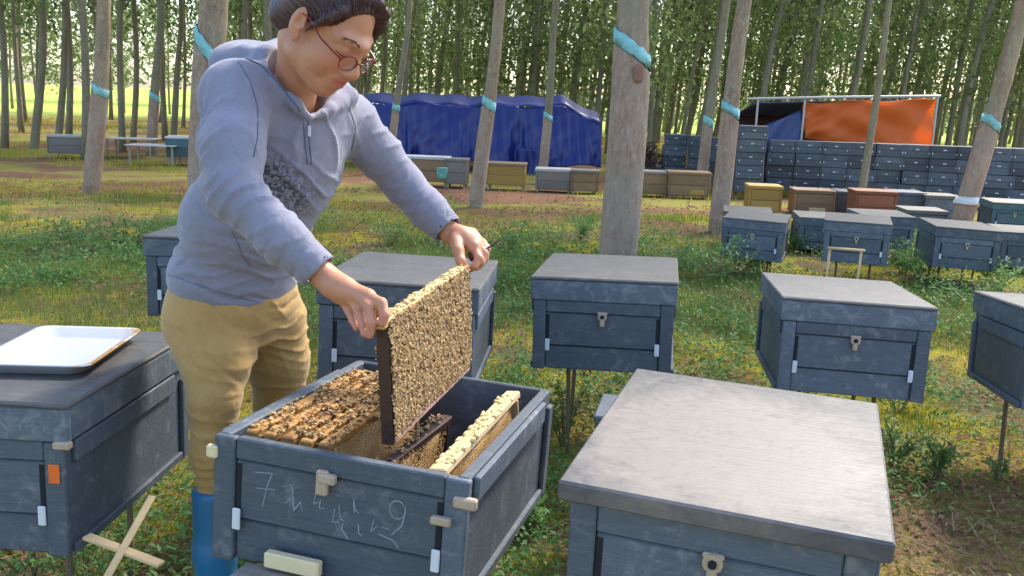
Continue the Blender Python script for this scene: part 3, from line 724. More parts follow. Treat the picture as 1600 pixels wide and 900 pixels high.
def blue_tent():
    Y0 = 22.6; A = at(560, 160, Y0); B = at(880, 165, Y0); C = at(941, 196, Y0); g = gz(Y0)
    o = thing('blue_shelter', 'long low shelter wrapped in deep blue tarpaulin among the trees', 'shelter', ((A.x + B.x) / 2, Y0, g))
    ox = (A.x + B.x) / 2
    def top(x):
        if x < B.x: q = (x - A.x) / (B.x - A.x); return A.z + (B.z - A.z) * q - .05 * math.sin(q * math.pi * 3) ** 2
        return B.z + (C.z - B.z) * (x - B.x) / (C.x - B.x)
    def fold(x, v): return (.13 * math.sin(x * 4.3 + 1.3 * math.sin(v * 1.4 + x * 1.9)) + .05 * math.sin(x * 10.5 + v * 2.2 + 1.6 * math.sin(x * 2.7)) + .03 * math.sin(x * 22 - v * 3 + 2 * math.sin(x * 4.7)) + .012 * math.sin(v * 19 + x * 9)) * (.25 + v)
    def front(u, v):
        x = A.x + (C.x - A.x) * u; z = top(x) + (g + .22 - top(x)) * v + (.04 * math.sin(x * 5)) * v
        return Vector((x - ox, fold(x, v) - .35 * v, z - g))
    f = cloth('front_sheet', M['blue_tarp'], o, front, 170, 26)
    def roof(u, v):
        x = A.x + (C.x - A.x) * u; return Vector((x - ox, v * 2.6 + .02 * math.sin(x * 9), top(x) - g + .25 * math.sin(v * math.pi) + .03 * math.sin(x * 7)))
    cloth('roof_sheet', M['blue_tarp'], o, roof, 80, 8)
    def end(u, v): return Vector((C.x - ox + .05 * math.sin(u * 12) * v, u * 2.6 + .02, (top(C.x) - g) * (1 - v) + .22 * v))
    cloth('end_sheet', M['blue_tarp'], o, end, 20, 10)
    q = at(828, 280, Y0)
    def flap(u, v): return Vector((q.x - ox - .35 + .55 * u + .05 * math.sin(v * 4), -.42 - .06 * math.sin(u * 9), .62 - .75 * v - .0))
    cloth('hanging_flap', M['blue_tarp'], o, lambda u, v: flap(u, v) + Vector((0, 0, .0)), 14, 12)
    for x in (A.x + .1, A.x + 1.6, B.x, C.x - .05): MB().tube([(x - ox, .12, 0), (x - ox, .12, top(x) - g - .02)], .03, 8).build('pole', M['pole'], o)
blue_tent()
def orange_shelter():
    Y0 = 18.6; A = at(1256, 160, Y0); B = at(1463, 155, Y0); A2 = at(1256, 216, Y0); B2 = at(1456, 232, Y0); L = at(1183, 160, Y0); g = gz(Y0); ox = A.x
    o = thing('orange_shelter', 'shelter of orange tarpaulin hung on poles above the stacked hive wall', 'shelter', (ox, Y0, g)); base = Vector((ox, Y0, g))
    def f(u, v):
        p = A.lerp(B, u).lerp(A2.lerp(B2, u), v) - base
        return p + Vector((0, .05 * math.sin(u * 7 + v * 5) + .03 * math.sin(v * 9 - u * 14) + .06 * math.sin((u + v * .6) * 21) * math.exp(-u * 5), -.02 * math.sin(u * math.pi * 4) * (1 - v) - .02 * math.sin(u * 9) * v))
    cloth('orange_sheet', M['orange_tarp'], o, f, 70, 26)
    def r(u, v):
        p = L.lerp(B, u) - base; return p + Vector((0, v * 2.2, .0 - .30 * v))
    cloth('roof_sheet', M['blue2'], o, r, 30, 8)
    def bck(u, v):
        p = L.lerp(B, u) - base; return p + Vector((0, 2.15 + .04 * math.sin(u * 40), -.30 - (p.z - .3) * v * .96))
    cloth('back_shade_sheet', M['dark_in'], o, bck, 50, 8)  # dark brown sheet stands in for the shade inside the shelter
    Lb = at(1183, 215, Y0); Am = at(1254, 172, Y0)
    def b(u, v):
        top_ = Vector((L.lerp(A, u).x, Y0 + .1, Lb.z + (Am.z - Lb.z) * (.25 + .75 * u))); bot = Vector((top_.x, Y0 + .05, Lb.z - .25))
        return top_.lerp(bot, v) - base + Vector((0, .05 * math.sin(u * 9 + v * 4), 0))
    cloth('blue_sheet', M['blue2'], o, b, 24, 10)
    for P in (L, A, B): MB().tube([(P.x - ox, -.06, -.05), (P.x - ox, -.06, P.z - g + .05)], .022, 8).build('pole', M['pole'], o)
    MB().tube([(at(1165, 158, Y0).x - ox, -.06, L.z - g + .06), (at(1300, 157, Y0).x - ox, -.07, (L.z + B.z) / 2 - g + .06), (B.x - ox + .05, -.06, B.z - g + .06)], .025, 8).build('ridge_pole', M['pole'], o)
orange_shelter()

# ------------------------------------------------------------------ open hive, its frames and the bees
mO = pose(-.3057, 1.5444, R(-15.4), LT - .0707 + .030, -.065 * .6, -.035, hb=BODY)
tO = thing('beehive', 'opened hive with bee covered frames and chalk marks on its front', 'beehive', group='slate blue hives on stakes', mat=mO @ Matrix.Translation((.008, -.005, 0)))
hive_body(tO, M['slate'], M['slate'], disc=False, w=.488); stakes(tO)
mb = MB(); mb.box((-.035, -.008, BODY - .075), (-.012, .004, BODY - .028), .003).box((-.030, -.014, BODY - .050), (.004, .002, BODY - .032), .003)
mb.build('latch', M['tan_disc'], tO)
MB().box((.185, -.012, BODY - .085), (.222, .003, BODY - .070), .003).build('latch', M['tan_disc'], tO)
MB().box((.222, -.006, BODY - .050), (.264, .010, BODY - .030), .003).build('corner_cleat', M['tan_disc'], tO)
MB().box((-.260, -.004, BODY - .046), (-.238, .010, BODY - .022), .003).build('corner_cleat', M['cream_wood'], tO)
MB().box((-.125, -.020, .018), (-.015, -.0005, .048), .003).build('entrance_block', M['cream_wood'], tO)
MB().box((-.17, -.060, -.004), (.03, .0, .012), .003).build('landing_board', M['pale_board' if False else 'grey_wood'], tO)
def chalk_strokes(parent, strokes, y, wdt=.0022):
    mb = MB()
    for st in strokes:
        for (x0, z0), (x1, z1) in zip(st, st[1:]):
            d = Vector((x1 - x0, 0, z1 - z0)); n = Vector((-d.z, 0, d.x)).normalized() * wdt * random.uniform(.3, .6); e = d.normalized() * wdt * .3
            a = Vector((x0, y, z0)) - e; b = Vector((x1, y, z1)) + e; k = len(mb.v)
            for P in (a - n, a + n, b + n, b - n): mb.v.append(tuple(P + Vector((0, random.uniform(0, .0002), 0))))
            mb.f.append((k, k + 1, k + 2, k + 3)[::-1])
    return tag(mb.build('chalk_mark', M['chalk'], parent), kind='stuff')
def arc(cx, cz, rx, rz, a0, a1, n=12): return [(cx + rx * math.cos(R(a0 + (a1 - a0) * i / n)), cz + rz * math.sin(R(a0 + (a1 - a0) * i / n))) for i in range(n + 1)]
zt = BODY * .80
S = [[(-.165, zt - .012), (-.128, zt - .008), (-.138, zt - .035), (-.146, zt - .075)], [(-.160, zt - .042), (-.122, zt - .038)],
     arc(.118, zt - .030, .015, .017, 0, 350), [(.133, zt - .030), (.128, zt - .058), (.110, zt - .078)], [(.085, zt - .082), (.112, zt - .088), (.124, zt - .100)], [(.092, zt - .068), (.106, zt - .070)],
     [(-.10, zt - .06), (-.085, zt - .045), (-.082, zt - .07), (-.07, zt - .052), (-.065, zt - .07)],
     [(-.105, zt - .030), (-.09, zt - .022), (-.085, zt - .04)]]
for k in range(9):
    x = random.uniform(-.055, .075); z = zt - random.uniform(.02, .09); S.append([(x, z), (x + random.uniform(-.006, .006), z - random.uniform(.01, .03)), (x + random.uniform(0, .014), z - random.uniform(.005, .03))])
chalk_strokes(tO, S, .015 - .0072)

def bee_geom(n, place, name, label, size=1.0):
    """a crowd of bees; place(i)->(pos, normal)"""
    base = MB()
    for cy, ry, rx, seg in ((.0045, .0045, .0026, 0), (-.0012, .0026, .0024, 1), (-.0046, .0016, .0018, 2)):
        pts = [(0, cy - ry, 0), (0, cy - ry * .5, 0), (0, cy + ry * .3, 0), (0, cy + ry, 0)]
        base.tube(pts, [rx * .35, rx, rx * .95, rx * .2], 5)
    nb = len(base.f)
    base.v += [(.001, -.001, .0026), (.0045, .007, .0028), (.0015, .009, .0028), (-.001, -.001, .0026), (-.0045, .007, .0028), (-.0015, .009, .0028)]
    q = len(base.v) - 6; tri = [(q, q + 1, q + 2), (q + 3, q + 5, q + 4)]
    bv = np.array(base.v, np.float32); Fq = [f for f in base.f if len(f) == 4]; caps = [f for f in base.f if len(f) == 5]
    T = []
    for f in Fq: T += [(f[0], f[1], f[2]), (f[0], f[2], f[3])]
    for f in caps: T += [(f[0], f[1], f[2]), (f[0], f[2], f[3]), (f[0], f[3], f[4])]
    T += tri; T = np.array(T)
    P = np.zeros((n, 3)); Nn = np.zeros((n, 3))
    for i in range(n): P[i], Nn[i] = place(i)
    a = rng.normal(0, 1, (n, 3)); a -= Nn * (a * Nn).sum(1)[:, None]; a /= np.linalg.norm(a, axis=1)[:, None]; b = np.cross(a, Nn)
    sc = (size * rng.uniform(.85, 1.15, n))[:, None, None]
    V = P[:, None] + sc * (bv[None, :, 0, None] * b[:, None] + bv[None, :, 1, None] * a[:, None] + (bv[None, :, 2, None] + .002) * Nn[:, None])
    F = (T[None] + (np.arange(n) * len(bv))[:, None, None]).reshape(-1, 3)
    me = npmesh(name, V.reshape(-1, 3), F)
    vv = np.tile(bv[:, 1], n); stripe = np.where(vv > .001, (np.sin(vv * 2300) > .1) * .55 + .15, 0.05) + np.repeat(rng.uniform(-.1, .12, n), len(bv))
    at_ = me.attributes.new('stripe', 'FLOAT', 'POINT'); at_.data.foreach_set('value', stripe.astype(np.float32))
    return tag(newobj(name, me, None, M['bee'], True), label, 'bees', kind='stuff')
mt, nt, b = nmat('honey bee'); an = N(nt, 'ShaderNodeAttribute', attribute_name='stripe')
g_ = N(nt, 'ShaderNodeNewGeometry')
c = ramp(nt, an.outputs['Fac'], [(.0, (.10, .05, .022)), (.35, (.46, .27, .10)), (.8, (.78, .55, .26))])
c = mixc(nt, ramp(nt, g_.outputs['Random Per Island'], [(.6, (0, 0, 0)), (.9, (.7, .7, .7))]), c, (.62, .44, .22)); nt.links.new(c, b.inputs['Base Color']); b.inputs['Roughness'].default_value = .45; M['bee'] = mt
mt, nt, b = nmat('bee comb wax'); v = mapping(nt); vo = N(nt, 'ShaderNodeTexVoronoi', feature='DISTANCE_TO_EDGE'); vo.inputs['Scale'].default_value = 190; nt.links.new(v, vo.inputs[0])
n1 = noise(nt, v, 14, 6); c = mixc(nt, n1, (.42, .24, .08), (.66, .45, .20)); c = mixc(nt, ramp(nt, vo.outputs[0], [(.05, (0, 0, 0)), (.35, (.9, .9, .9))]), c, (.12, .05, .02))
nt.links.new(c, b.inputs['Base Color']); b.inputs['Roughness'].default_value = .55; bump(nt, b, vo.outputs[0], .8, .003); M['comb'] = mt
M['bar_wood'] = paint('yellow orange top bar wood', (.50, .25, .06), (.60, .34, .10), (.20, .08, .03), .8, .5, .52)
M['wax2'] = simple('orange burr wax and propolis', (.50, .27, .08), .5, .6, 70, .6)
M['wax'] = simple('pale burr wax', (.66, .48, .22), .5, .35, 45, .6)

def frame_parts(t, L=.44, H=.23, bar='comb_wood', endm='dark_wood', bot='pink_wood', top_ext=.016, comb=True, thick=.026):
    """frame hangs along local +y from the origin (near top corner), z down"""
    MB().box((-thick / 2, -top_ext, -.016), (thick / 2, L + top_ext, 0), .003).build('top_bar', M[bar], t)
    for y in (0, L - .010): MB().box((-thick / 2 + .001, y, -H), (thick / 2 - .001, y + .010, -.0165), .002).build('end_bar', M[endm], t)
    MB().box((-.0135, .0105, -H), (.0135, L - .0105, -H + .009), .002).build('bottom_bar', M[bot], t)
    if comb:
        nx, nz = 50, 26; V = []; Fc = []
        for sgn in (1, -1):
            k0 = len(V)
            for j in range(nz + 1):
                for i in range(nx + 1):
                    u = i / nx; v_ = j / nz; e = min(1, 6 * min(u, 1 - u, v_ * 1.3 + .1, 1 - v_ + .02)); V.append((sgn * (.004 + .008 * max(e, 0) + .003 * math.sin(u * 17 + v_ * 9)), .0105 + u * (L - .021), -.0165 - v_ * (H - .0262)))
            for j in range(nz):
                for i in range(nx):
                    a = k0 + j * (nx + 1) + i; q = (a, a + 1, a + nx + 2, a + nx + 1); Fc.append(q if sgn > 0 else q[::-1])
        newobj('comb', npmesh('comb', V, Fc), t, M['comb'], True)
# lifted frame: near top corner and direction along the bar
NB = Vector((-.222, 1.63, .642)); FB = Vector((-.100, 2.052, .670)); ey = (FB - NB).normalized(); upv = Vector((-.03, 0, 1)); ez = (upv - ey * ey.dot(upv)).normalized(); ex = ey.cross(ez)
FT = NB + ez * .243
mF = Matrix(((ex.x, ey.x, ez.x, FT.x), (ex.y, ey.y, ez.y, FT.y), (ex.z, ey.z, ez.z, FT.z), (0, 0, 0, 1)))
tF = thing('brood_frame', 'bee covered brood frame lifted out of the open hive by the woman', 'hive frame', mat=mF)
frame_parts(tF, bar='comb_wood', H=.245)
mb = MB()
for k in range(120): # burr wax along the top bar
    y = random.random() * .42; s = random.uniform(.003, .008); mb.box((random.uniform(-.012, .008), y, -.004), (random.uniform(.0, .014), y + s * 1.6, random.uniform(.0015, .006)), .002)
tag(mb.build('burr_wax', M['wax'], tF), kind='stuff')
def on_side(i):
    s = 1 if i % 8 else -1
    while True:
        u = rng.random(); v_ = rng.random()
        if rng.random() < 1.0: break
    x = .0125 + .003 * rng.random()
    p = mF @ Vector((s * x, .004 + u * .432, -.004 - v_ * .226)); return p, (mF.to_3x3() @ Vector((s, rng.normal(0, .25), rng.normal(0, .25)))).normalized()
bee_geom(6200, on_side, 'bees_on_frame', 'dense crowd of tan and dark bees covering the lifted frame', .78)
# frames standing in the hive
zf = BODY - .004
GF = 'frames still standing in the open hive'
FO = []
ordf = ['outermost left frame in the open hive', 'second frame from the left in the open hive', 'third frame from the left in the open hive', 'fourth frame from the left in the open hive, bees along it', 'fifth frame from the left in the open hive, just left of the lifted one']
for k in range(5):
    x = -.196 + k * .0375
    t = thing('brood_frame', ordf[k], 'hive frame', group=GF, mat=mO @ Matrix.Translation((x, .078, zf)) @ Matrix.Rotation(random.gauss(0, .012), 4, 'Z'))
    frame_parts(t, bar='bar_wood', endm='comb_wood', bot='comb_wood', thick=.025, top_ext=.024)
    mb = MB()
    for q in range(26):
        y = random.random() * .44; s = random.uniform(.004, .011); xx = random.uniform(-.018, .014); mb.box((xx, y, -.004), (xx + s, y + s * random.uniform(1, 2.4), random.uniform(.0005, .005)), .002)
    tag(mb.build('burr_wax', M['wax2'], t), kind='stuff'); FO.append(t)
t = thing('brood_frame', 'shorter looking frame with bees, lower in the hive just right of the lifted one', 'hive frame', group=GF, mat=mO @ Matrix.Translation((.028, .070, zf - .062)) @ Matrix.Rotation(R(-1.5), 4, 'Z')); frame_parts(t, L=.42, bar='dark_wood', endm='dark_wood', bot='dark_wood')
mR = mO @ Matrix.Translation((.185, .040, zf + .004)) @ Matrix.Rotation(R(1), 4, 'Z') @ Matrix.Rotation(R(-8), 4, 'Y')
t = thing('brood_frame', 'yellow waxed frame leaning at the right wall of the open hive', 'hive frame', group=GF, mat=mR); frame_parts(t, L=.50, H=.20, bar='raw_wood', endm='raw_wood', bot='raw_wood', thick=.034)
mb = MB()
for q in range(80):
    y = random.random() * .48; s = random.uniform(.004, .010); xx = random.uniform(-.02, .014); mb.box((xx, y, -.004), (xx + s, y + s * random.uniform(1, 2.4), random.uniform(.001, .006)), .002)
tag(mb.build('burr_wax', M['wax'], t), kind='stuff')
def on_tops(i):
    if i % 9 == 0: p = Vector((.028 + rng.normal(0, .008), .08 + .40 * rng.random(), zf - .060))
    else: p = Vector((-.21 + .18 * rng.random(), .06 + .47 * rng.random(), zf + .002 - .016 * (rng.random() < .3)))
    return mO @ p, (mO.to_3x3() @ Vector((rng.normal(0, .3), rng.normal(0, .3), 1))).normalized()
bee_geom(520, on_tops, 'bees_on_top_bars', 'bees crawling over the top bars inside the open hive', .95)
def on_low(i):
    p = Vector((.028 + .0135, .075 + .41 * rng.random(), zf - .065 - .14 * rng.random())); return mO @ p, (mO.to_3x3() @ Vector((1, rng.normal(0, .3), rng.normal(0, .3)))).normalized()
bee_geom(900, on_low, 'bees_in_hive', 'bees on the comb deeper in the open hive', .95)

# ------------------------------------------------------------------ the woman (signed distance sculpture -> surface nets)
class SDF:
    def __init__(s, lo, hi, h):
        s.lo = np.array(lo, float); s.h = h; s.n = np.ceil((np.array(hi) - s.lo) / h).astype(int) + 1
        s.F = np.full(s.n, .04, np.float32)
    def sub(s, lo, hi):
        a = np.clip(np.floor((np.array(lo) - s.lo) / s.h).astype(int), 0, s.n - 1); b = np.clip(np.ceil((np.array(hi) - s.lo) / s.h).astype(int) + 1, 1, s.n)
        ax = [s.lo[i] + s.h * np.arange(a[i], b[i]) for i in range(3)]
        return tuple(slice(x, y) for x, y in zip(a, b)), np.meshgrid(*ax, indexing='ij', sparse=True)
    def add(s, fn, lo, hi, k, neg=False):
        m_ = k + .012; sl, (X, Y, Z) = s.sub(np.array(lo) - m_, np.array(hi) + m_)
        if min(sl[i].stop - sl[i].start for i in range(3)) <= 0: return
        d = fn(X, Y, Z).astype(np.float32); A = s.F[sl]
        if neg:
            d = -d; h = np.clip(.5 - .5 * (A - d) / k, 0, 1); s.F[sl] = A * (1 - h) + d * h + k * h * (1 - h)
        else:
            h = np.clip(.5 + .5 * (A - d) / k, 0, 1); s.F[sl] = A * (1 - h) + d * h - k * h * (1 - h)
    def cone(s, a, b, r1, r2, k=.01, neg=False):
        a = np.array(a, float); b = np.array(b, float); ab = b - a; L2 = (ab ** 2).sum(); r = max(r1, r2)
        def fn(X, Y, Z):
            t = np.clip(((X - a[0]) * ab[0] + (Y - a[1]) * ab[1] + (Z - a[2]) * ab[2]) / max(L2, 1e-12), 0, 1)
            return np.sqrt((X - a[0] - t * ab[0]) ** 2 + (Y - a[1] - t * ab[1]) ** 2 + (Z - a[2] - t * ab[2]) ** 2) - (r1 + (r2 - r1) * t)
        s.add(fn, np.minimum(a, b) - r, np.maximum(a, b) + r, k, neg)
    def chain(s, pts, rs, k=.01, neg=False):
        for i in range(len(pts) - 1): s.cone(pts[i], pts[i + 1], rs[i], rs[i + 1], k, neg)
    def ell(s, c, rad, B=None, k=.01, neg=False):
        """ellipsoid; B rows = unit axes"""
        c = np.array(c, float); rad = np.array(rad, float); B = np.eye(3) if B is None else np.array(B, float); e = np.abs(B.T) @ rad
        def fn(X, Y, Z):
            dx, dy, dz = X - c[0], Y - c[1], Z - c[2]; q = [(B[i][0] * dx + B[i][1] * dy + B[i][2] * dz) for i in range(3)]
            k0 = np.sqrt(sum((q[i] / rad[i]) ** 2 for i in range(3))); k1 = np.sqrt(sum((q[i] / rad[i] ** 2) ** 2 for i in range(3)))
            return k0 * (k0 - 1) / np.maximum(k1, 1e-9)
        s.add(fn, c - e, c + e, k, neg)
    def plane_cut(s, p, n, box_lo, box_hi):
        """remove the part on the +n side inside a box"""
        p = np.array(p); n = np.array(n); sl, (X, Y, Z) = s.sub(box_lo, box_hi)
        d = (X - p[0]) * n[0] + (Y - p[1]) * n[1] + (Z - p[2]) * n[2]; s.F[sl] = np.maximum(s.F[sl], d)
    def mesh(s):
        F = s.F; S = F < 0; n = np.array(F.shape) - 1
        cnt = np.zeros(n, np.int8)
        for i in (0, 1):
            for j in (0, 1):
                for k in (0, 1): cnt += S[i:n[0] + i, j:n[1] + j, k:n[2] + k]
        act = (cnt > 0) & (cnt < 8); C = np.argwhere(act); idx = np.full(n, -1, np.int64); idx[act] = np.arange(len(C))
        P = np.zeros((len(C), 3)); W_ = np.zeros(len(C))
        corners = [(i, j, k) for i in (0, 1) for j in (0, 1) for k in (0, 1)]
        val = {c: F[C[:, 0] + c[0], C[:, 1] + c[1], C[:, 2] + c[2]] for c in corners}
        for a in corners:
            for ax in range(3):
                if a[ax]: continue
                b = tuple(1 if i == ax else a[i] for i in range(3)); va, vb = val[a], val[b]; x = (va < 0) != (vb < 0)
                t = np.where(x, va / np.where(x, va - vb, 1), 0); p = np.array(a, float)[None] + np.eye(3)[ax][None] * t[:, None]; P += p * x[:, None]; W_ += x
        V = s.lo + (C + P / W_[:, None]) * s.h; Q = []
        for ax in range(3):
            u, v_ = (ax + 1) % 3, (ax + 2) % 3
            sa = [slice(None)] * 3; sb = [slice(None)] * 3; sa[ax] = slice(0, -1); sb[ax] = slice(1, None)
            e = S[tuple(sa)] != S[tuple(sb)]; E = np.argwhere(e); E = E[(E[:, u] > 0) & (E[:, v_] > 0) & (E[:, u] < n[u]) & (E[:, v_] < n[v_])]
            inside = S[E[:, 0], E[:, 1], E[:, 2]]
            du = np.eye(3, dtype=int)[u]; dv = np.eye(3, dtype=int)[v_]
            q = [idx[tuple((E - o).T)] for o in (du * 0, du, du + dv, dv)]; q = np.stack(q, 1); q[~inside] = q[~inside][:, ::-1]; Q.append(q)
        return V, np.concatenate(Q)
def vnorm(V, Q):
    fn = np.cross(V[Q[:, 2]] - V[Q[:, 0]], V[Q[:, 3]] - V[Q[:, 1]]); nn = np.zeros_like(V)
    for i in range(4): np.add.at(nn, Q[:, i], fn)
    return nn / np.maximum(np.linalg.norm(nn, axis=1)[:, None], 1e-12)
def smooth_mesh(V, Q, it=1, lam=.5):
    for _ in range(it):
        acc = np.zeros_like(V); c = np.zeros(len(V))
        for i in range(4):
            a, b = Q[:, i], Q[:, (i + 1) % 4]; np.add.at(acc, a, V[b]); np.add.at(acc, b, V[a]); np.add.at(c, a, 1); np.add.at(c, b, 1)
        V = V + lam * (acc / c[:, None] - V)
    return V
def unit(v): v = np.array(v, float); return v / np.linalg.norm(v)
def sc(name, V, Q, parent, mat):
    # world coordinates -> parent space (parent has only a translation)
    o = newobj(name, npmesh(name, V - np.array(parent.location), Q), parent, mat, True); return o
HX = (-.655, 2.12)
woman = thing('person', 'woman in a grey blue hoodie and khaki trousers lifting a bee covered frame', 'person', (HX[0], HX[1], 0))
A_ = lambda x, y, Y: np.array(at(x, y, Y))
lat = unit((.60, .80, 0)); fwd = unit((.80, -.60, 0)); UP = np.array([0, 0, 1.])
hip = A_(366, 470, 2.13); hip_r = hip - lat * .085; hip_l = hip + lat * .085
chest = A_(438, 235, 2.02); upch = A_(455, 175, 1.99); waist = A_(392, 370, 2.07)
sh_r = A_(370, 150, 1.87); el_r = A_(366, 302, 1.72); wr_r = A_(507, 432, 1.69)
sh_l = A_(545, 192, 2.13); el_l = A_(628, 285, 2.19); wr_l = A_(706, 366, 2.13)
# head frame
psi, phi, rol = R(28), R(38), R(2.6)
f0 = np.array([math.cos(psi), -math.sin(psi), 0]); l0 = np.array([math.sin(psi), math.cos(psi), 0])   # l0 = her left
hf = f0 * math.cos(phi) - UP * math.sin(phi); hu = f0 * math.sin(phi) + UP * math.cos(phi); hr = -l0
hr, hu = hr * math.cos(rol) + hu * math.sin(rol), hu * math.cos(rol) - hr * math.sin(rol)
HS = .99
ear_w = A_(468, 42, 1.82); HC = np.array([-.3732, 1.8604, 1.4088])
HB_ = np.stack([hr, hf, hu])
def hp(x, y, z): return HC + HS * (x * hr + y * hf + z * hu)
neck0 = A_(452, 150, 1.97)
def build_body():
    s = SDF((-.90, 1.50, -.02), (.05, 2.46, 1.66), .0037)
    e = lambda c, r, k=.012, neg=False, B=HB_: s.ell(hp(*c), np.array(r) * HS, B, k, neg)
    c = lambda a, b, r1, r2, k=.008, neg=False: s.cone(hp(*a), hp(*b), r1 * HS, r2 * HS, k, neg)
    # torso, hips and legs under the clothes
    BT = np.stack([lat, fwd, UP])
    s.ell(hip + UP * .03, (.12, .08, .08), BT, .03); s.ell(waist, (.105, .075, .13), BT, .05); s.ell(chest, (.14, .10, .15), BT, .05)
    s.chain([sh_r, upch - UP * .01, sh_l], [.040, .045, .040], .02)
    for a, kn, an in ((hip_r, A_(335, 625, 1.99), A_(334, 800, 1.968)), (hip_l, A_(437, 640, 2.28), A_(440, 800, 2.29))):
        s.chain([a, kn, an], [.050, .030, .020], .02); ft = an.copy(); ft[2] = .045; s.chain([an, ft, ft + fwd * .13], [.020, .026, .020], .02)
    s.chain([sh_r, el_r, wr_r], [.042, .036, .0235], .02); s.chain([sh_l, el_l, wr_l], [.042, .035, .0235], .02)
    # neck
    s.chain([neck0 - UP * .05, hp(0, -.030, -.060), hp(0, -.02, -.01)], [.044, .046, .050], .02)
    # head
    e((0, -.018, .040), (.074, .092, .082), .01); e((0, .028, -.022), (.057, .064, .082), .03); e((0, .042, -.078), (.036, .038, .034), .03)
    c((0, .064, -.098), (0, .060, -.094), .019, .019, .02)
    for q in (-1, 1):
        e((q * .036, .052, -.040), (.024, .028, .029), .02); c((q * .043, .0, -.072), (q * .016, .060, -.098), .015, .013, .025)
        c((q * .010, .090, .016), (q * .044, .070, .017), .0075, .0075, .02)      # brow
        e((q * .031, .098, -.003), (.019, .013, .012), .012, True)               # socket
        e((q * .030, .0745, -.004), (.0160, .0145, .0125), .006)                  # closed looking lids
        e((q * .0125, .099, -.042), (.0085, .011, .0075), .006)                   # nostril wing
        c((q * .0065, .104, -.0485), (q * .006, .100, -.047), .003, .003, .003, True)
        c((q * .022, .088, -.050), (q * .030, .074, -.074), .002, .002, .010, True)  # nasolabial crease
        # ear
        EB = np.stack([unit(hr * 1 + hf * .35 * -q * q), unit(hf - hr * .35 * q * q), hu])
        e((q * .078, -.008, -.008), (.0080, .017, .030), .004); e((q * .0865, -.002, -.001), (.0080, .010, .018), .002, True); e((q * .082, -.012, -.004), (.004, .005, .018), .003); c((q * .075, .003, -.032), (q * .075, .004, -.040), .0080, .0075, .005); c((q * .080, .010, -.012), (q * .080, .010, -.008), .003, .003, .004)
    c((0, .082, .006), (0, .104, -.034), .0085, .0120, .014); c((0, .103, -.038), (0, .103, -.040), .0115, .0115, .006)
    e((0, .080, -.066), (.026, .016, .020), .016)
    c((-.018, .088, -.0615), (0, .0965, -.0595), .0040, .0062, .005); c((.018, .088, -.0615), (0, .0965, -.0595), .0040, .0062, .005)
    c((-.015, .087, -.0710), (0, .094, -.0725), .0045, .0070, .005); c((.015, .087, -.0710), (0, .094, -.0725), .0045, .0070, .005)
    c((-.022, .0905, -.0660), (0, .1025, -.0665), .0018, .0018, .003, True); c((.022, .0905, -.0660), (0, .1025, -.0665), .0018, .0018, .003, True)
    # right hand: palm and fingers around the near lug of the frame
    H = lambda pts, rs, k=.005: s.chain([A_(*p) for p in pts], rs, k)
    H([(507, 432, 1.69), (536, 452, 1.672)], [.0235, .025], .012)
    pr = [(533, 462, 1.683), (545, 461, 1.668), (559, 461, 1.654), (575, 464, 1.642)]
    for q in pr: H([(520, 445, 1.68), q], [.018, .0135], .014)
    H([pr[0], pr[3]], [.013, .013], .012)
    H([pr[3], (596, 474, 1.612), (601, 492, 1.600), (598, 505, 1.598)], [.0118, .0105, .0092, .0078], .004)
    H([pr[2], (577, 480, 1.615), (581, 504, 1.600), (577, 524, 1.602)], [.0116, .0104, .0092, .0076], .004)
    H([pr[1], (560, 484, 1.640), (567, 506, 1.618), (569, 521, 1.612)], [.0112, .0100, .0088, .0074], .004)
    H([pr[0], (545, 484, 1.665), (552, 500, 1.648), (557, 512, 1.638)], [.0104, .0092, .0082, .007], .004)
    H([(545, 462, 1.69), (578, 474, 1.690), (598, 487, 1.672), (603, 500, 1.655)], [.0165, .0132, .0108, .009], .006)
    # left hand at the far lug
    H([(706, 366, 2.13), (722, 370, 2.12)], [.0235, .024], .012)
    pl = [(737, 366, 2.135), (743, 372, 2.115), (745, 379, 2.098), (741, 386, 2.082)]
    for q in pl: H([(716, 368, 2.12), q], [.018, .0135], .012)
    H([pl[0], pl[3]], [.013, .013], .012)
    H([pl[0], (755, 381, 2.13), (756, 398, 2.115), (751, 412, 2.105)], [.0115, .0104, .009, .0076], .004)
    H([pl[1], (760, 388, 2.105), (757, 405, 2.09), (749, 416, 2.085)], [.0115, .0104, .009, .0076], .004)
    H([pl[2], (757, 396, 2.08), (752, 411, 2.065), (744, 419, 2.065)], [.011, .010, .0088, .0074], .004)
    H([pl[3], (748, 403, 2.055), (742, 416, 2.045), (736, 421, 2.05)], [.0105, .0095, .0084, .007], .004)
    H([(712, 374, 2.10), (716, 392, 2.06), (720, 408, 2.04), (727, 417, 2.045)], [.0165, .0135, .0112, .0092], .006)
    V, Q = s.mesh(); V = smooth_mesh(V, Q, 1, .35)
    o = sc('body', V, Q, woman, M['skin']); global BV, BQ; BV, BQ = V, Q
    L = (V - HC) @ np.stack([hr, hf, hu]).T / HS
    def blob(cx, cy, cz, rx, ry, rz): return np.clip(1.6 - np.sqrt(((np.abs(L[:, 0]) - cx) / rx) ** 2 + ((L[:, 1] - cy) / ry) ** 2 + ((L[:, 2] - cz) / rz) ** 2), 0, 1)
    lip = np.maximum(blob(0, .092, -.0665, .021, .02, .0085), 0) * (np.abs(L[:, 2] + .0665) < .014)
    chk = blob(.040, .072, -.030, .020, .03, .018) * .5
    brow = (np.abs(L[:, 0]) > .012) * (np.abs(L[:, 0]) < .046) * (np.abs(L[:, 2] - .021 + .10 * np.maximum(np.abs(L[:, 0]) - .030, 0)) < .0040) * (L[:, 1] > .05)
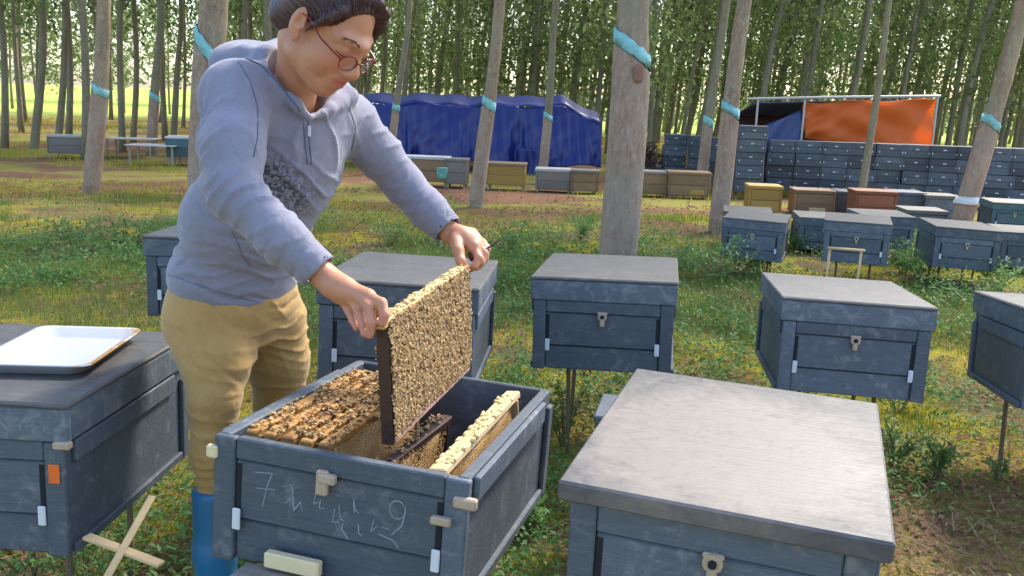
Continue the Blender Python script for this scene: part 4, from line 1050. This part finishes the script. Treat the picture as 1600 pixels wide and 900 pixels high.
    lid = (np.abs(L[:, 0]) > .016) * (np.abs(L[:, 0]) < .045) * (np.abs(L[:, 2] + .0105 - .0025 * np.cos((np.abs(L[:, 0]) - .030) * 160)) < .0022) * (L[:, 1] > .07)
    # fingertips and knuckles redder
    tips = np.zeros(len(V))
    for q in ((577, 524, 1.602), (569, 521, 1.612), (557, 512, 1.638), (598, 505, 1.598), (749, 416, 2.085), (751, 412, 2.105), (727, 417, 2.045)):
        tips = np.maximum(tips, np.clip(1.5 - np.linalg.norm(V - A_(*q), axis=1) / .022, 0, 1))
    me = o.data
    for nm, a in (('lip', lip), ('blush', np.maximum(chk, tips * .8)), ('brow', lid * 0)):
        at_ = me.attributes.new(nm, 'FLOAT', 'POINT'); at_.data.foreach_set('value', a.astype(np.float32))
    return o
mt, nt, b = nmat('skin'); v = mapping(nt); n1 = noise(nt, v, 26, 5, .6); n2 = noise(nt, v, 240, 3, .6)
n3 = noise(nt, v, 90, 4, .7); c = mixc(nt, n1, (.47, .20, .108), (.58, .29, .168)); c = mixc(nt, ramp(nt, n3, [(.5, (0, 0, 0)), (.75, (.5, .5, .5))]), c, (.42, .17, .11))
for nm, col_, amt in (('blush', (.60, .20, .15), .5), ('lip', (.42, .095, .085), .85), ('brow', (.045, .025, .02), 1.0)):
    an = N(nt, 'ShaderNodeAttribute', attribute_name=nm); mu = N(nt, 'ShaderNodeMath', operation='MULTIPLY'); mu.inputs[1].default_value = amt; nt.links.new(an.outputs['Fac'], mu.inputs[0]); c = mixc(nt, mu.outputs[0], c, col_)
nt.links.new(c, b.inputs['Base Color']); b.inputs['Roughness'].default_value = .48; b.inputs['Subsurface Weight'].default_value = .18
b.inputs['Subsurface Radius'].default_value = (.010, .004, .002); b.inputs['Subsurface Scale'].default_value = 1.0; bump(nt, b, n2, .3, .001); M['skin'] = mt
def fabric(name, c1, c2, weave=900, rough=.85, sheen=.3, streak=(1, 1, 1)):
    mt, nt, b = nmat(name); v = mapping(nt); n1 = noise(nt, v, 9, 6, .65); n2 = noise(nt, v, weave, 2, .5); v2 = mapping(nt, streak); n3 = noise(nt, v2, 60, 5, .7)
    c = mixc(nt, n1, c1, c2); c = mixc(nt, ramp(nt, n3, [(.4, (0, 0, 0)), (.8, (.35, .35, .35))]), c, tuple(x * .6 for x in c1))
    nt.links.new(c, b.inputs['Base Color']); b.inputs['Roughness'].default_value = rough; b.inputs['Sheen Weight'].default_value = sheen; b.inputs['Specular IOR Level'].default_value = .2
    n4 = noise(nt, mapping(nt, (1, 1, .6)), 24, 4, .55, 1.2); mm = N(nt, 'ShaderNodeMath', operation='MULTIPLY_ADD'); nt.links.new(n4, mm.inputs[0]); mm.inputs[1].default_value = 8; nt.links.new(n2, mm.inputs[2])
    bump(nt, b, mm.outputs[0], .35, .001); return mt
M['hoodie'] = fabric('heather blue grey jersey', (.21, .215, .28), (.27, .27, .34))
M['seam'] = fabric('darker hoodie seam', (.10, .115, .20), (.13, .14, .23))
M['khaki'] = fabric('khaki cotton', (.42, .255, .085), (.52, .335, .125), 700, .75, .2)
M['rubber'] = simple('blue rubber', (.025, .16, .34), .3, .12, 10, .05)
mt, nt, b = nmat('dark brown hair'); v = mapping(nt, (1, 1, 1)); b.inputs['Roughness'].default_value = .33
an = N(nt, 'ShaderNodeAttribute', attribute_name='strand'); n1 = N(nt, 'ShaderNodeTexNoise'); n1.inputs['Scale'].default_value = 1; n1.inputs['Detail'].default_value = 4
nt.links.new(an.outputs['Vector'], n1.inputs['Vector']); c = mixc(nt, ramp(nt, n1.outputs['Fac'], [(.35, (0, 0, 0)), (.7, (1, 1, 1))]), (.022, .012, .013), (.105, .045, .050)); nt.links.new(c, b.inputs['Base Color']); bump(nt, b, n1.outputs['Fac'], .9, .002); M['hair'] = mt
def build_hair():
    s = SDF(HC - .20, HC + .20, .0032); e = lambda c, r, k=.012, neg=False: s.ell(hp(*c), np.array(r) * HS, HB_, k, neg)
    e((0, -.018, .044), (.0795, .097, .0835)); e((0, -.055, .0), (.068, .058, .070), .03)
    # carve the face and the ears free
    e((0, .118, .022), (.079, .083, .066), .008, True); e((0, .100, -.085), (.10, .085, .085), .006, True)
    for q in (-1, 1): e((q * .088, .030, -.045), (.045, .052, .052), .006, True); e((q * .094, -.008, -.012), (.028, .024, .040), .004, True)
    e((0, .0, -.115), (.12, .09, .055), .006, True)
    e((0, -.100, -.028), (.040, .034, .040), .015); e((0, -.078, -.040), (.058, .040, .040), .02)      # knot of hair at the back
    for q in (-1, 1): s.chain([hp(q * .060, .052, .062), hp(q * .0715, .040, .034), hp(q * .0745, .024, .008), hp(q * .074, .014, -.016)], [.012 * HS, .008, .005, .002], .01)
    s.chain([hp(-.01, .064, .100), hp(-.040, .068, .084), hp(-.062, .062, .048), hp(-.068, .055, .018), hp(-.064, .058, -.008)], [.008, .008, .008, .006, .003], .012); s.chain([hp(-.01, .060, .102), hp(.03, .046, .098), hp(.062, .030, .070)], [.007, .006, .004], .012)
    V, Q = s.mesh(); L = (V - HC) @ HB_.T / HS
    a = np.arctan2(L[:, 0], L[:, 2] + .02); t = L[:, 1]
    nrm = vnorm(V, Q); w = .0006 * np.sin(a * 46 + 3 * np.sin(t * 30)) + .0004 * np.sin(a * 97 + 5 * np.sin(t * 21 + 1)); V = V + nrm * w[:, None]
    global HAIR; HAIR = (V, Q); o = sc('hair', V, Q, woman, M['hair']); at_ = o.data.attributes.new('strand', 'FLOAT_VECTOR', 'POINT'); at_.data.foreach_set('vector', np.stack([a * 30, t * 14, a * 0], -1).astype(np.float32).ravel())
def hair_strands():
    V, Q = HAIR; bv = BVHTree.FromPolygons([tuple(v) for v in V], [tuple(int(i) for i in q) for q in Q]); mb = MB()
    for k in range(620):
        la = random.uniform(-1.35, 1.35); p0 = random.uniform(-.6, 1.25); p1 = p0 - random.uniform(.5, 1.3); P = []
        for i in range(7):
            ph = p0 + (p1 - p0) * i / 6; l2 = la * (1 - .25 * max(0, -ph)); d = math.sin(l2) * hr + math.cos(l2) * (math.cos(ph) * hu + math.sin(ph) * hf)
            h = bv.ray_cast(Vector(HC + .3 * d), Vector(-d))
            if h[0] is not None and (h[0] - Vector(HC)).length > .05: P.append(h[0] + Vector(d) * random.uniform(.0002, .0016) - woman.location)
        if len(P) > 3 and max((a - b).length for a, b in zip(P, P[1:])) < .05: mb.tube(P, [.0004] + [.0009] * (len(P) - 2) + [.0003], 4, False)
    tag(mb.build('hair_strands', M['strand'], woman, True), kind='stuff')
M['strand'] = simple('single hair strands', (.060, .030, .030), .35, .6, 30, 0)
def folds(V, Nn, comps):
    d = np.zeros(len(V))
    for ci, (cen, axis, per, amp, rad, sharp, ph) in enumerate(comps):
        q = V - np.array(cen); t = q @ unit(axis); w = np.exp(-(q ** 2).sum(1) / rad ** 2)
        wob = .75 * np.sin(V[:, 2] * 23 + V[:, 0] * 17 + ph * 3) + .55 * np.sin(V[:, 0] * 33 - V[:, 1] * 25 + 2 + ph) + .3 * np.sin(V[:, 1] * 61 + V[:, 2] * 47)
        r_ = 1 - np.abs(np.sin(t / per * math.pi + wob * 1.6 + ph)); d += (1 if ci % 5 else -1) * amp * w * (r_ ** (sharp * 1.5) - .3) * (.55 + .45 * np.sin(V[:, 0] * 19 + V[:, 2] * 31 + ph * 5))
    return V + Nn * d[:, None]
def build_hoodie():
    s = SDF((-.95, 1.52, .68), (.0, 2.42, 1.42), .005); BT = np.stack([lat, fwd, UP]); e = lambda c, r, k=.04: s.ell(c, r, BT, k)
    tilt = unit(A_(440, 200, 2.0) - A_(372, 450, 2.1)); fw2 = unit(fwd - tilt * fwd.dot(tilt)); B2 = np.stack([lat, fw2, np.cross(lat, fw2)])
    e(A_(366, 428, 2.12), (.158, .128, .115), .03); e(A_(385, 345, 2.08), (.150, .135, .13), .05)
    s.ell(A_(432, 250, 2.03), (.150, .135, .17), B2, .05); s.ell(A_(450, 180, 2.01), (.150, .105, .10), B2, .05)
    s.chain([sh_r, upch + UP * .035, sh_l], [.068, .068, .064], .04)
    s.chain([sh_r + fwd * 0, A_(362, 230, 1.77), el_r], [.063, .057, .050], .03); s.chain([el_r, A_(440, 372, 1.69), wr_r + (wr_r - el_r) * .02], [.050, .044, .037], .02)
    s.chain([sh_l, A_(592, 242, 2.17), el_l], [.056, .050, .045], .03); s.chain([el_l, A_(668, 328, 2.16), wr_l], [.048, .044, .038], .02)
    # hem band
    V0 = A_(366, 462, 2.12)
    # hood lying on the shoulders
    s.chain([A_(481, 182, 1.885), A_(462, 160, 1.875), A_(436, 126, 1.88), A_(418, 92, 1.93), A_(440, 80, 2.06), A_(500, 100, 2.12), A_(548, 150, 2.04), A_(515, 172, 1.95), A_(483, 184, 1.89)], [.007, .012, .018, .026, .026, .022, .015, .011, .007], .014)
    s.ell(A_(395, 105, 2.03), (.10, .07, .055), np.stack([lat, unit(fwd - UP * .4), unit(UP + fwd * .4)]), .02)
    s.chain([A_(420, 96, 1.93), A_(385, 90, 1.96), A_(360, 96, 2.02)], [.020, .024, .020], .02)
    # neck opening
    s.cone(neck0 - UP * .01, hp(0, -.01, -.05), .066, .070, .008, True)
    s.chain([neck0 + fwd * .03 - UP * .0, neck0 + fwd * .085 - UP * .005], [.045, .020], .01, True)
    # hem and cuffs end in cut openings
    hc = A_(372, 472, 2.12); hn = unit((.02, .0, -1.)); s.plane_cut(hc, hn, (-1, 1.4, .60), (-.2, 2.5, .95))
    for w_, e_, r_ in ((wr_r, el_r, .033), (wr_l, el_l, .033)):
        ax = unit(w_ - e_); s.plane_cut(w_ - ax * .012, ax, w_ - .09, w_ + .09); s.cone(w_ - ax * .05, w_ + ax * .05, r_, r_, .004, True)
    V, Q = s.mesh(); V = smooth_mesh(V, Q, 1, .5); Nn = vnorm(V, Q)
    fa = unit(el_r - sh_r); fb = unit(wr_r - el_r); fc = unit(wr_l - sh_l)
    V = folds(V, Nn, [
        (A_(375, 400, 1.98), (.25, .1, 1), .040, .010, .20, 1.6, 0), (A_(300, 430, 2.05), (-.4, 0, 1), .034, .008, .16, 1.5, 1), (A_(440, 450, 1.98), (.5, 0, 1), .036, .009, .14, 1.6, 2),
        (A_(345, 180, 1.80), fa * .7 + UP * .5, .036, .008, .13, 1.8, 0), (A_(372, 310, 1.68), unit(fa + fb), .034, .010, .12, 1.7, .5), (A_(455, 385, 1.65), fb, .030, .007, .10, 1.8, 1),
        (A_(575, 240, 2.12), fc + UP * .3, .040, .007, .13, 1.7, .3), (A_(640, 300, 2.1), fc, .036, .007, .12, 1.7, 1.1), (A_(505, 230, 1.88), (1, .0, .35), .040, .009, .17, 1.6, .8),
        (A_(490, 330, 1.93), (.8, .2, .7), .045, .010, .16, 1.5, .2), (A_(410, 290, 1.85), (1, 0, -.5), .04, .009, .14, 1.6, 1.7)])
    o = sc('hoodie', V, Q, woman, M['hoodie'])
    L = V; an = o.data.attributes.new('print', 'FLOAT', 'POINT')
    # printed flower-like patch on the chest
    c1 = A_(440, 318, 1.88); c2 = A_(420, 285, 1.88); dd = np.minimum(np.linalg.norm((V - c1) * np.array([1, .6, 1]), axis=1) / .055, np.linalg.norm((V - c2) * np.array([1, .6, 1]), axis=1) / .045)
    an.data.foreach_set('value', np.clip(1.8 - dd * 1.1, 0, 1).astype(np.float32)); return o, V, Q
nt = M['hoodie'].node_tree; b = nt.nodes['Principled BSDF']; src = b.inputs['Base Color'].links[0].from_socket
an = N(nt, 'ShaderNodeAttribute', attribute_name='print'); v = mapping(nt); vo = N(nt, 'ShaderNodeTexVoronoi', feature='DISTANCE_TO_EDGE'); vo.inputs['Scale'].default_value = 150; nt.links.new(v, vo.inputs[0])
pn = noise(nt, v, 75, 5, .7, 1.5); mu = N(nt, 'ShaderNodeMath', operation='MULTIPLY'); nt.links.new(an.outputs['Fac'], mu.inputs[0]); nt.links.new(ramp(nt, pn, [(.47, (0, 0, 0)), (.52, (1, 1, 1))]), mu.inputs[1])
nt.links.new(mixc(nt, mu.outputs[0], src, (.055, .06, .08)), b.inputs['Base Color'])
def build_trousers():
    s = SDF((-.95, 1.70, .22), (-.30, 2.60, .95), .005); BT = np.stack([lat, fwd, UP])
    s.ell(hip + UP * .005, (.160, .128, .13), BT, .03)
    kn_r = A_(335, 625, 1.99); an_r = A_(334, 785, 1.965); kn_l = A_(437, 640, 2.28); an_l = A_(440, 780, 2.29)
    s.chain([A_(318, 505, 2.06), A_(338, 560, 2.03), kn_r, A_(331, 700, 1.975), an_r + UP * .02], [.090, .078, .053, .044, .036], .03)
    s.chain([A_(425, 500, 2.22), A_(434, 560, 2.25), kn_l, an_l], [.086, .074, .060, .048], .03)
    V, Q = s.mesh(); V = smooth_mesh(V, Q, 1, .5); Nn = vnorm(V, Q)
    V = folds(V, Nn, [(A_(335, 530, 1.93), (.9, .0, .8), .050, .011, .13, 1.5, 0), (A_(330, 660, 1.92), (.25, 0, 1), .036, .010, .12, 1.6, 1), (A_(322, 745, 1.92), (-.2, 0, 1), .028, .010, .10, 1.5, .3),
                      (A_(440, 560, 2.15), (.3, 0, 1), .034, .012, .15, 1.5, .5), (A_(390, 520, 2.08), (1, 0, .3), .05, .010, .12, 1.6, 1), (A_(430, 500, 2.1), (-.5, 0, 1), .04, .008, .10, 1.5, 1)])
    sc('trousers', V, Q, woman, M['khaki'])
    for an, ground in ((an_r, 0), (an_l, 0)):
        s = SDF((an[0] - .16, an[1] - .25, -.01), (an[0] + .28, an[1] + .22, .46), .006)
        b0 = an.copy(); b0[2] = .06; top = an + UP * .035
        s.chain([top, an - UP * .12, b0 + UP * .06], [.048, .048, .046], .02); s.chain([b0 + UP * .0, b0 + fwd * .10 - UP * .005, b0 + fwd * .155 - UP * .012], [.048, .045, .038], .03)
        s.plane_cut((0, 0, .004), (0, 0, -1), (-2, 1, -.05), (1, 3, .1)); s.plane_cut(top + UP * .0, (0, 0, 1), top - .12, top + .12)
        V, Q = s.mesh(); V = smooth_mesh(V, Q, 1); sc('boot', V, Q, woman, M['rubber'])
build_body(); build_hair(); hair_strands(); hood, HV, HQ = build_hoodie(); build_trousers()
# zip, seams and drawn details lie on the hoodie surface
bvh = BVHTree.FromPolygons([tuple(v) for v in HV], [tuple(int(i) for i in q) for q in HQ])
def on_hood(px, py):
    h = bvh.ray_cast(Vector((0, 0, EYE)), ray(px, py).normalized()); return h[0], h[1]
def seam(name, pts, r, mat, off=.001):
    P = []
    for (a, b_), (c_, d_) in zip(pts, pts[1:]):
        for k in range(8):
            q, nn = on_hood(a + (c_ - a) * k / 8, b_ + (d_ - b_) * k / 8)
            if len(P) == 1 and q is not None and (q - P[0]).length > .05: P = []
            if q is not None and (not P or (q - P[-1]).length < .05): P.append(q + nn * off)
    if len(P) < 3: print('seam failed', name); return
    P = [P[0]] + [(P[i - 1] + P[i] + P[i + 1]) / 3 for i in range(1, len(P) - 1)] + [P[-1]]
    mb = MB(); mb.tube([p - woman.location for p in P], r, 6); return mb.build(name, mat, woman, True)
seam('zip', [(481, 190), (484, 230), (487, 260)], .0014, M['seam'])
seam('zip_edge', [(474, 192), (477, 230), (481, 260)], .0012, M['seam'])
seam('sleeve_seam', [(372, 96), (392, 130), (403, 170), (402, 215), (395, 250)], .0009, M['seam'])
seam('hood_seam', [(384, 92), (406, 101), (430, 124), (454, 154), (473, 177)], .0020, M['seam'])
seam('shoulder_seam', [(545, 168), (556, 200), (548, 240)], .0009, M['seam'])
seam('pocket_seam', [(362, 360), (372, 380), (380, 402), (396, 418)], .0009, M['seam'])
seam('hem_seam', [(262, 428), (310, 446), (370, 464), (430, 478), (470, 480)], .0009, M['seam'])
q, nn = on_hood(481, 196)
if q is not None: MB().box((-.003, -.003, -.022), (.003, .001, 0), .001, Matrix.Translation(q - woman.location + nn * .004)).build('zip_pull', M['white_metal'], woman)
# brows and lashes: fine strands on the skin
bbvh = BVHTree.FromPolygons([tuple(v) for v in BV], [tuple(int(i) for i in q) for q in BQ])
def on_face(x, z):
    h = bbvh.ray_cast(Vector(hp(x, .20, z)), Vector(-hf)); return h[0]
M['brow'] = simple('dark brow hair', (.05, .028, .022), .6, .2, 30, 0)
for q in (-1, 1):
    mb = MB()
    for k in range(34):
        u = random.random(); x = q * (.014 + .034 * u); z = .0185 + .007 * math.sin(u * 2.4) - .004 * u + random.gauss(0, .0012); a, b_ = on_face(x, z - .001), on_face(x + q * .006, z + .0014 - .002 * u)
        if a and b_: mb.tube([a - woman.location, (a + b_) / 2 - woman.location + Vector(hf) * .0010, b_ - woman.location], [.0006, .0006, .0003], 4)
    tag(mb.build('eyebrow', M['brow'], woman), kind='stuff')
    P = [on_face(q * (.016 + .030 * i / 12), -.0085 - .0035 * math.sin(i / 12 * math.pi) - .001 * (i / 12)) for i in range(13)]
    P = [p - woman.location + Vector(hf) * .0003 for p in P if p is not None]
    if len(P) > 4: MB().tube(P, [.0005] + [.0012] * (len(P) - 2) + [.0005], 5).build('eyelash', M['brow'], woman, True)
# glasses
M['glasses_red'] = simple('dark red glasses rim', (.22, .012, .02), .3, .1, 20, .02)
mt, nt, b = nmat('spectacle glass'); b.inputs['Transmission Weight'].default_value = 1; b.inputs['Roughness'].default_value = .02; b.inputs['IOR'].default_value = 1.05; b.inputs['Base Color'].default_value = (1, 1, 1, 1); M['lens'] = mt
gl = thing('glasses', 'red rimmed glasses low on the woman\'s nose', 'glasses', tuple(hp(0, .1, 0)))
def g_(x, y, z): return Vector(hp(x, y, z)) - gl.location
DY, DZ = .004, -.008
for q in (-1, 1):
    ring = [g_(q * .031 + .0225 * math.cos(a) * (1.0), .103 + DY - abs(.0 + (q * .031 + .0225 * math.cos(a))) * .16, -.008 + DZ + .0155 * math.sin(a) * (1 if math.sin(a) > 0 else 1.05)) for a in [i / 24 * 2 * math.pi for i in range(25)]]
    top_ = [p for i, p in enumerate(ring) if i <= 13]
    MB().tube(ring, .0010, 6, False).build('rim', M['glasses_red'], gl, True); MB().tube(top_, .0018, 6).build('brow_rim', M['glasses_red'], gl, True)
    c_ = sum(ring[:-1], Vector()) / 24; mb = MB(); nrm = Vector(hf) * .0006
    for o_ in (nrm, -nrm):
        k = len(mb.v); mb.v.append(tuple(c_ + o_)); mb.v += [tuple(p * .97 + c_ * .03 + o_) for p in ring[:-1]]; mb.f += [(k, k + 1 + i, k + 1 + (i + 1) % 24) if o_ is nrm else (k, k + 1 + (i + 1) % 24, k + 1 + i) for i in range(24)]
    mb.build('lens', M['lens'], gl)
    MB().tube([g_(q * .0525, .0945 + DY, -.003 + DZ), g_(q * .066, .085, -.006), g_(q * .074, .050, -.002), g_(q * .080, .012, .012), g_(q * .081, -.006, .010), g_(q * .078, -.022, -.008)], [.0022, .0022, .0019, .0017, .0016, .0016], 6).build('temple', M['glasses_red'], gl, True)
MB().tube([g_(-.009, .1025 + DY, -.004 + DZ), g_(0, .1085 + DY, -.001 + DZ), g_(.009, .1025 + DY, -.004 + DZ)], .0014, 6).build('bridge', M['glasses_red'], gl, True)
# hive tool in the left hand
a = Vector(A_(733, 402, 2.075)); b_ = Vector(A_(762, 388, 2.09)); ht = thing('hive_tool', 'dark red hive tool held in the woman\'s far hand', 'tool', a)
MB().tube([(0, 0, 0), (b_ - a) * .5, b_ - a], [.011, .012, .010], 10).build('grip', simple('dark red handle', (.12, .02, .025), .4, .15, 20, .05), ht, True)
MB().tube([b_ - a, (b_ - a) * 1.8 + Vector((0, 0, .006))], [.0022, .0018], 6).build('blade', M['dark_in'], ht, True)

# ------------------------------------------------------------------ tray on the left hive
M['white_plastic'] = simple('white plastic', (.50, .52, .55), .35, .05, 12, .05)
mt = M['white_plastic']; nt = mt.node_tree; b = nt.nodes['Principled BSDF']; src = b.inputs['Base Color'].links[0].from_socket; v = mapping(nt); sn = noise(nt, v, 22, 5, .7)
sep = N(nt, 'ShaderNodeSeparateXYZ'); nt.links.new(v, sep.inputs[0]); mr = N(nt, 'ShaderNodeMapRange'); mr.inputs[1].default_value = .080; mr.inputs[2].default_value = .115; nt.links.new(sep.outputs[0], mr.inputs[0])
mu = N(nt, 'ShaderNodeMath', operation='MULTIPLY'); nt.links.new(mr.outputs[0], mu.inputs[0]); nt.links.new(ramp(nt, sn, [(.40, (0, 0, 0)), (.50, (1, 1, 1))]), mu.inputs[1]); nt.links.new(mixc(nt, mu.outputs[0], src, (.36, .20, .06)), b.inputs['Base Color'])
Tz = hL.matrix_world.translation
def on_lid(px, py):
    m_ = hL.matrix_world; n_ = (m_.to_3x3() @ Vector((0, 0, 1))).normalized(); p0 = m_ @ Vector((0, 0, HB)); d = ray(px, py); o_ = Vector((0, 0, EYE)); return o_ + d * ((p0 - o_).dot(n_) / d.dot(n_))
c0, c1_, c2_ = on_lid(128, 600), on_lid(224, 530), on_lid(120, 512)
yv = (c1_ - c0); Ly = yv.length; yv.normalize(); zv = (hL.matrix_world.to_3x3() @ Vector((0, 0, 1))).normalized(); xv = yv.cross(zv).normalized()
Lx = .25; Ly = .36; org = c1_ - yv * Ly * .5 - xv * Lx * .5 + zv * .0008
print('tray', org, Ly, c0, c1_)
mT = Matrix(((xv.x, yv.x, zv.x, org.x), (xv.y, yv.y, zv.y, org.y), (xv.z, yv.z, zv.z, org.z), (0, 0, 0, 1)))
tr = thing('tray', 'white plastic tray with yellow stained rim, lying on the lower left hive', 'tray', mat=mT)
def rrect(hx, hy, r, z, n=6):
    o_ = []
    for cx, cy, a0 in ((hx - r, hy - r, 0), (-hx + r, hy - r, 90), (-hx + r, -hy + r, 180), (hx - r, -hy + r, 270)):
        for i in range(n + 1): a = R(a0 + 90 * i / n); o_.append((cx + r * math.cos(a), cy + r * math.sin(a), z))
    return o_
mb = MB(); rings = [rrect(.088, .145, .03, .004), rrect(.098, .155, .035, .007), rrect(.116, .172, .035, .026), rrect(.126, .182, .03, .028), rrect(.127, .183, .03, .025), rrect(.119, .175, .035, .022), rrect(.100, .157, .035, .001), rrect(.088, .145, .03, 0)]
for r_ in rings: mb.v += r_
n = len(rings[0])
for k in range(len(rings) - 1):
    for i in range(n): mb.f.append((k * n + i, k * n + (i + 1) % n, (k + 1) * n + (i + 1) % n, (k + 1) * n + i)[::-1])
mb.f.append(tuple(range(n))); mb.f.append(tuple((len(rings) - 1) * n + i for i in range(n))[::-1])
mb.build('tray_body', M['white_plastic'], tr, True)

# ------------------------------------------------------------------ sticks, rack and plants
def stick(name, label, p, q, r, mat='stake', cat='stick'):
    o = thing(name, label, cat, p); L = Vector(q) - Vector(p); mb = MB(); mb.box((-r, -r * .35, 0), (r, r * .35, L.length), .0015, L.to_track_quat('Z', 'Y').to_matrix().to_4x4()); mb.build('stick_body', M[mat], o); return o
stick('stick', 'long pale stick crossing under the lower left hive', at(160, 915, 1.62), at(238, 775, 1.80), .008, 'raw_wood')
stick('stick', 'shorter pale lath crossed by the long stick at the lower left', at(135, 838, 1.73), at(252, 882, 1.66), .011, 'raw_wood')
def rack():
    Y = 6.55; a = at(1297, 387, Y); b_ = at(1346, 391, Y); g = gz(Y); t = thing('stick_rack', 'small pinkish stick frame before the second hive of the back row', 'rack', (a.x, Y, g))
    for x, z0 in ((a, at(1293, 430, Y)), (b_, at(1345, 428, Y))): MB().tube([(x.x - a.x - .01, 0, min(z0.z - g, 0)), (x.x - a.x, 0, x.z - g)], .009, 7).build('leg', M['raw_wood'], t, True)
    MB().tube([(-.02, -.012, a.z - g), (b_.x - a.x + .02, -.012, b_.z - g)], .010, 7).build('crossbar', M['raw_wood'], t, True)
rack()
# part of a low box showing behind the foreground lid
p = at(936, 655, 2.45); lb = thing('low_box', 'small blue box corner peeking out left of the foreground lid', 'box', (p.x + .02, 2.45, 0), R(-12))
MB().box((-.03, 0, .22), (.25, .2, .40), .004).build('box_body', M['slate_dark'], lb); MB().box((-.035, -.005, .4003), (.255, .205, .425), .004).build('lid', M['slate'], lb)
for x in (0, .22): MB().tube([(x, .1, -.05), (x, .1, .219)], .014, 6).build('stake', M['stake'], lb)
for px, py, h, r_, n, lf, lab in ((1462, 745, .15, .10, 330, .030, 'dark green bushy weed right of the foreground lid'), (1560, 750, .08, .06, 120, .024, 'small green weed at the right edge'),
    (1390, 700, .08, .07, 100, .02, 'little weed beside the right corner of the foreground lid')):
    q = None
    for Yd in np.arange(1.5, 8, .02):
        w_ = at(px, py, Yd)
        if w_.z <= gz(Yd): q = w_; break
    bushy('weed_plant', lab, 'plant', q.x, q.y, h, r_, n, lf, M['weed'])
for (px, py, h, r_, lab) in ((205, 395, .34, .42, 'broad green weed clump in the left clearing'), (110, 385, .26, .34, 'weed clump at the far left of the clearing'), (290, 375, .22, .25, 'weed clump just left of the woman in the clearing'),
    (610, 385, .30, .36, 'tall weed clump below the woman\'s far sleeve'), (690, 360, .42, .22, 'leggy weed beside the banded trunk foot'), (860, 395, .36, .40, 'bright weed clump left of the thickest trunk'), (800, 395, .3, .3, 'weed clump above the far hand'), (905, 378, .26, .25, 'small weed clump leaning on the thickest trunk'),
    (1060, 440, .32, .34, 'weed clump behind the right corner of the middle hive'), (1120, 440, .38, .36, 'bright weed clump below the left back row hive'), (1175, 435, .24, .25, 'weed clump between middle and right hive, at the back'), (1440, 445, .30, .30, 'yellow green weed clump behind the right hive'), (1560, 455, .28, .30, 'weed clump under the right back row hives'), (1410, 430, .3, .2, 'weed beside the rack'), (1240, 395, .2, .2, 'weed between the first two back row hives')):
    q = None
    for Yd in np.arange(1.5, 12, .02):
        w_ = at(px, py, Yd)
        if w_.z <= gz(Yd): q = w_; break
    bushy('weed_plant', lab, 'plant', q.x, q.y, h, r_, 420, .045, M['weed'])
for x, y, h, r_, lab in ((.22, 3.35, .26, .16, 'weed under the left half of the middle hive'), (.50, 3.30, .22, .18, 'weed under the right half of the middle hive'), (1.05, 3.35, .28, .18, 'weed under the left side of the right hive'), (1.42, 3.2, .2, .14, 'weed under the right side of the right hive'), (2.02, 3.2, .3, .2, 'weed under the hive at the right edge'), (1.72, 3.9, .2, .2, 'weed between the right hive and the one at the edge'), (-.1, 3.05, .26, .2, 'weed under the hive behind the lifted frame'), (.75, 3.9, .2, .22, 'weed in the gap between the middle and right hive'), (.10, 2.6, .16, .12, 'small weed by the open hive, right of it'), (-.75, 2.9, .2, .2, 'weed behind the woman\'s legs')):
    bushy('weed_plant', lab, 'plant', x, y, h, r_, 300, .030, M['grass' if y > 3.25 else 'weed'])
# loose dry stalks in the foreground
for k in range(48):
    px, py = random.choice([(random.uniform(1420, 1590), random.uniform(700, 890)), (random.uniform(750, 880), random.uniform(640, 860)), (random.uniform(150, 330), random.uniform(740, 890))])
    Yd = 1.5
    while at(px, py, Yd).z > 0: Yd += .02
    p = at(px, py, Yd); a = random.random() * 3.14; L = random.uniform(.08, .22)
    mb = MB(); mb.tube([(0, 0, .01), (math.cos(a) * L * .5, math.sin(a) * L * .5, .02 + random.random() * .03), (math.cos(a) * L, math.sin(a) * L, .012)], [.0022, .0018, .001], 5)
    tag(mb.build('dry_stalk', M['straw'], loc=(p.x, p.y, 0)), 'dry pale stalk lying in the foreground grass', 'stalk', 'dry stalks in the foreground grass')
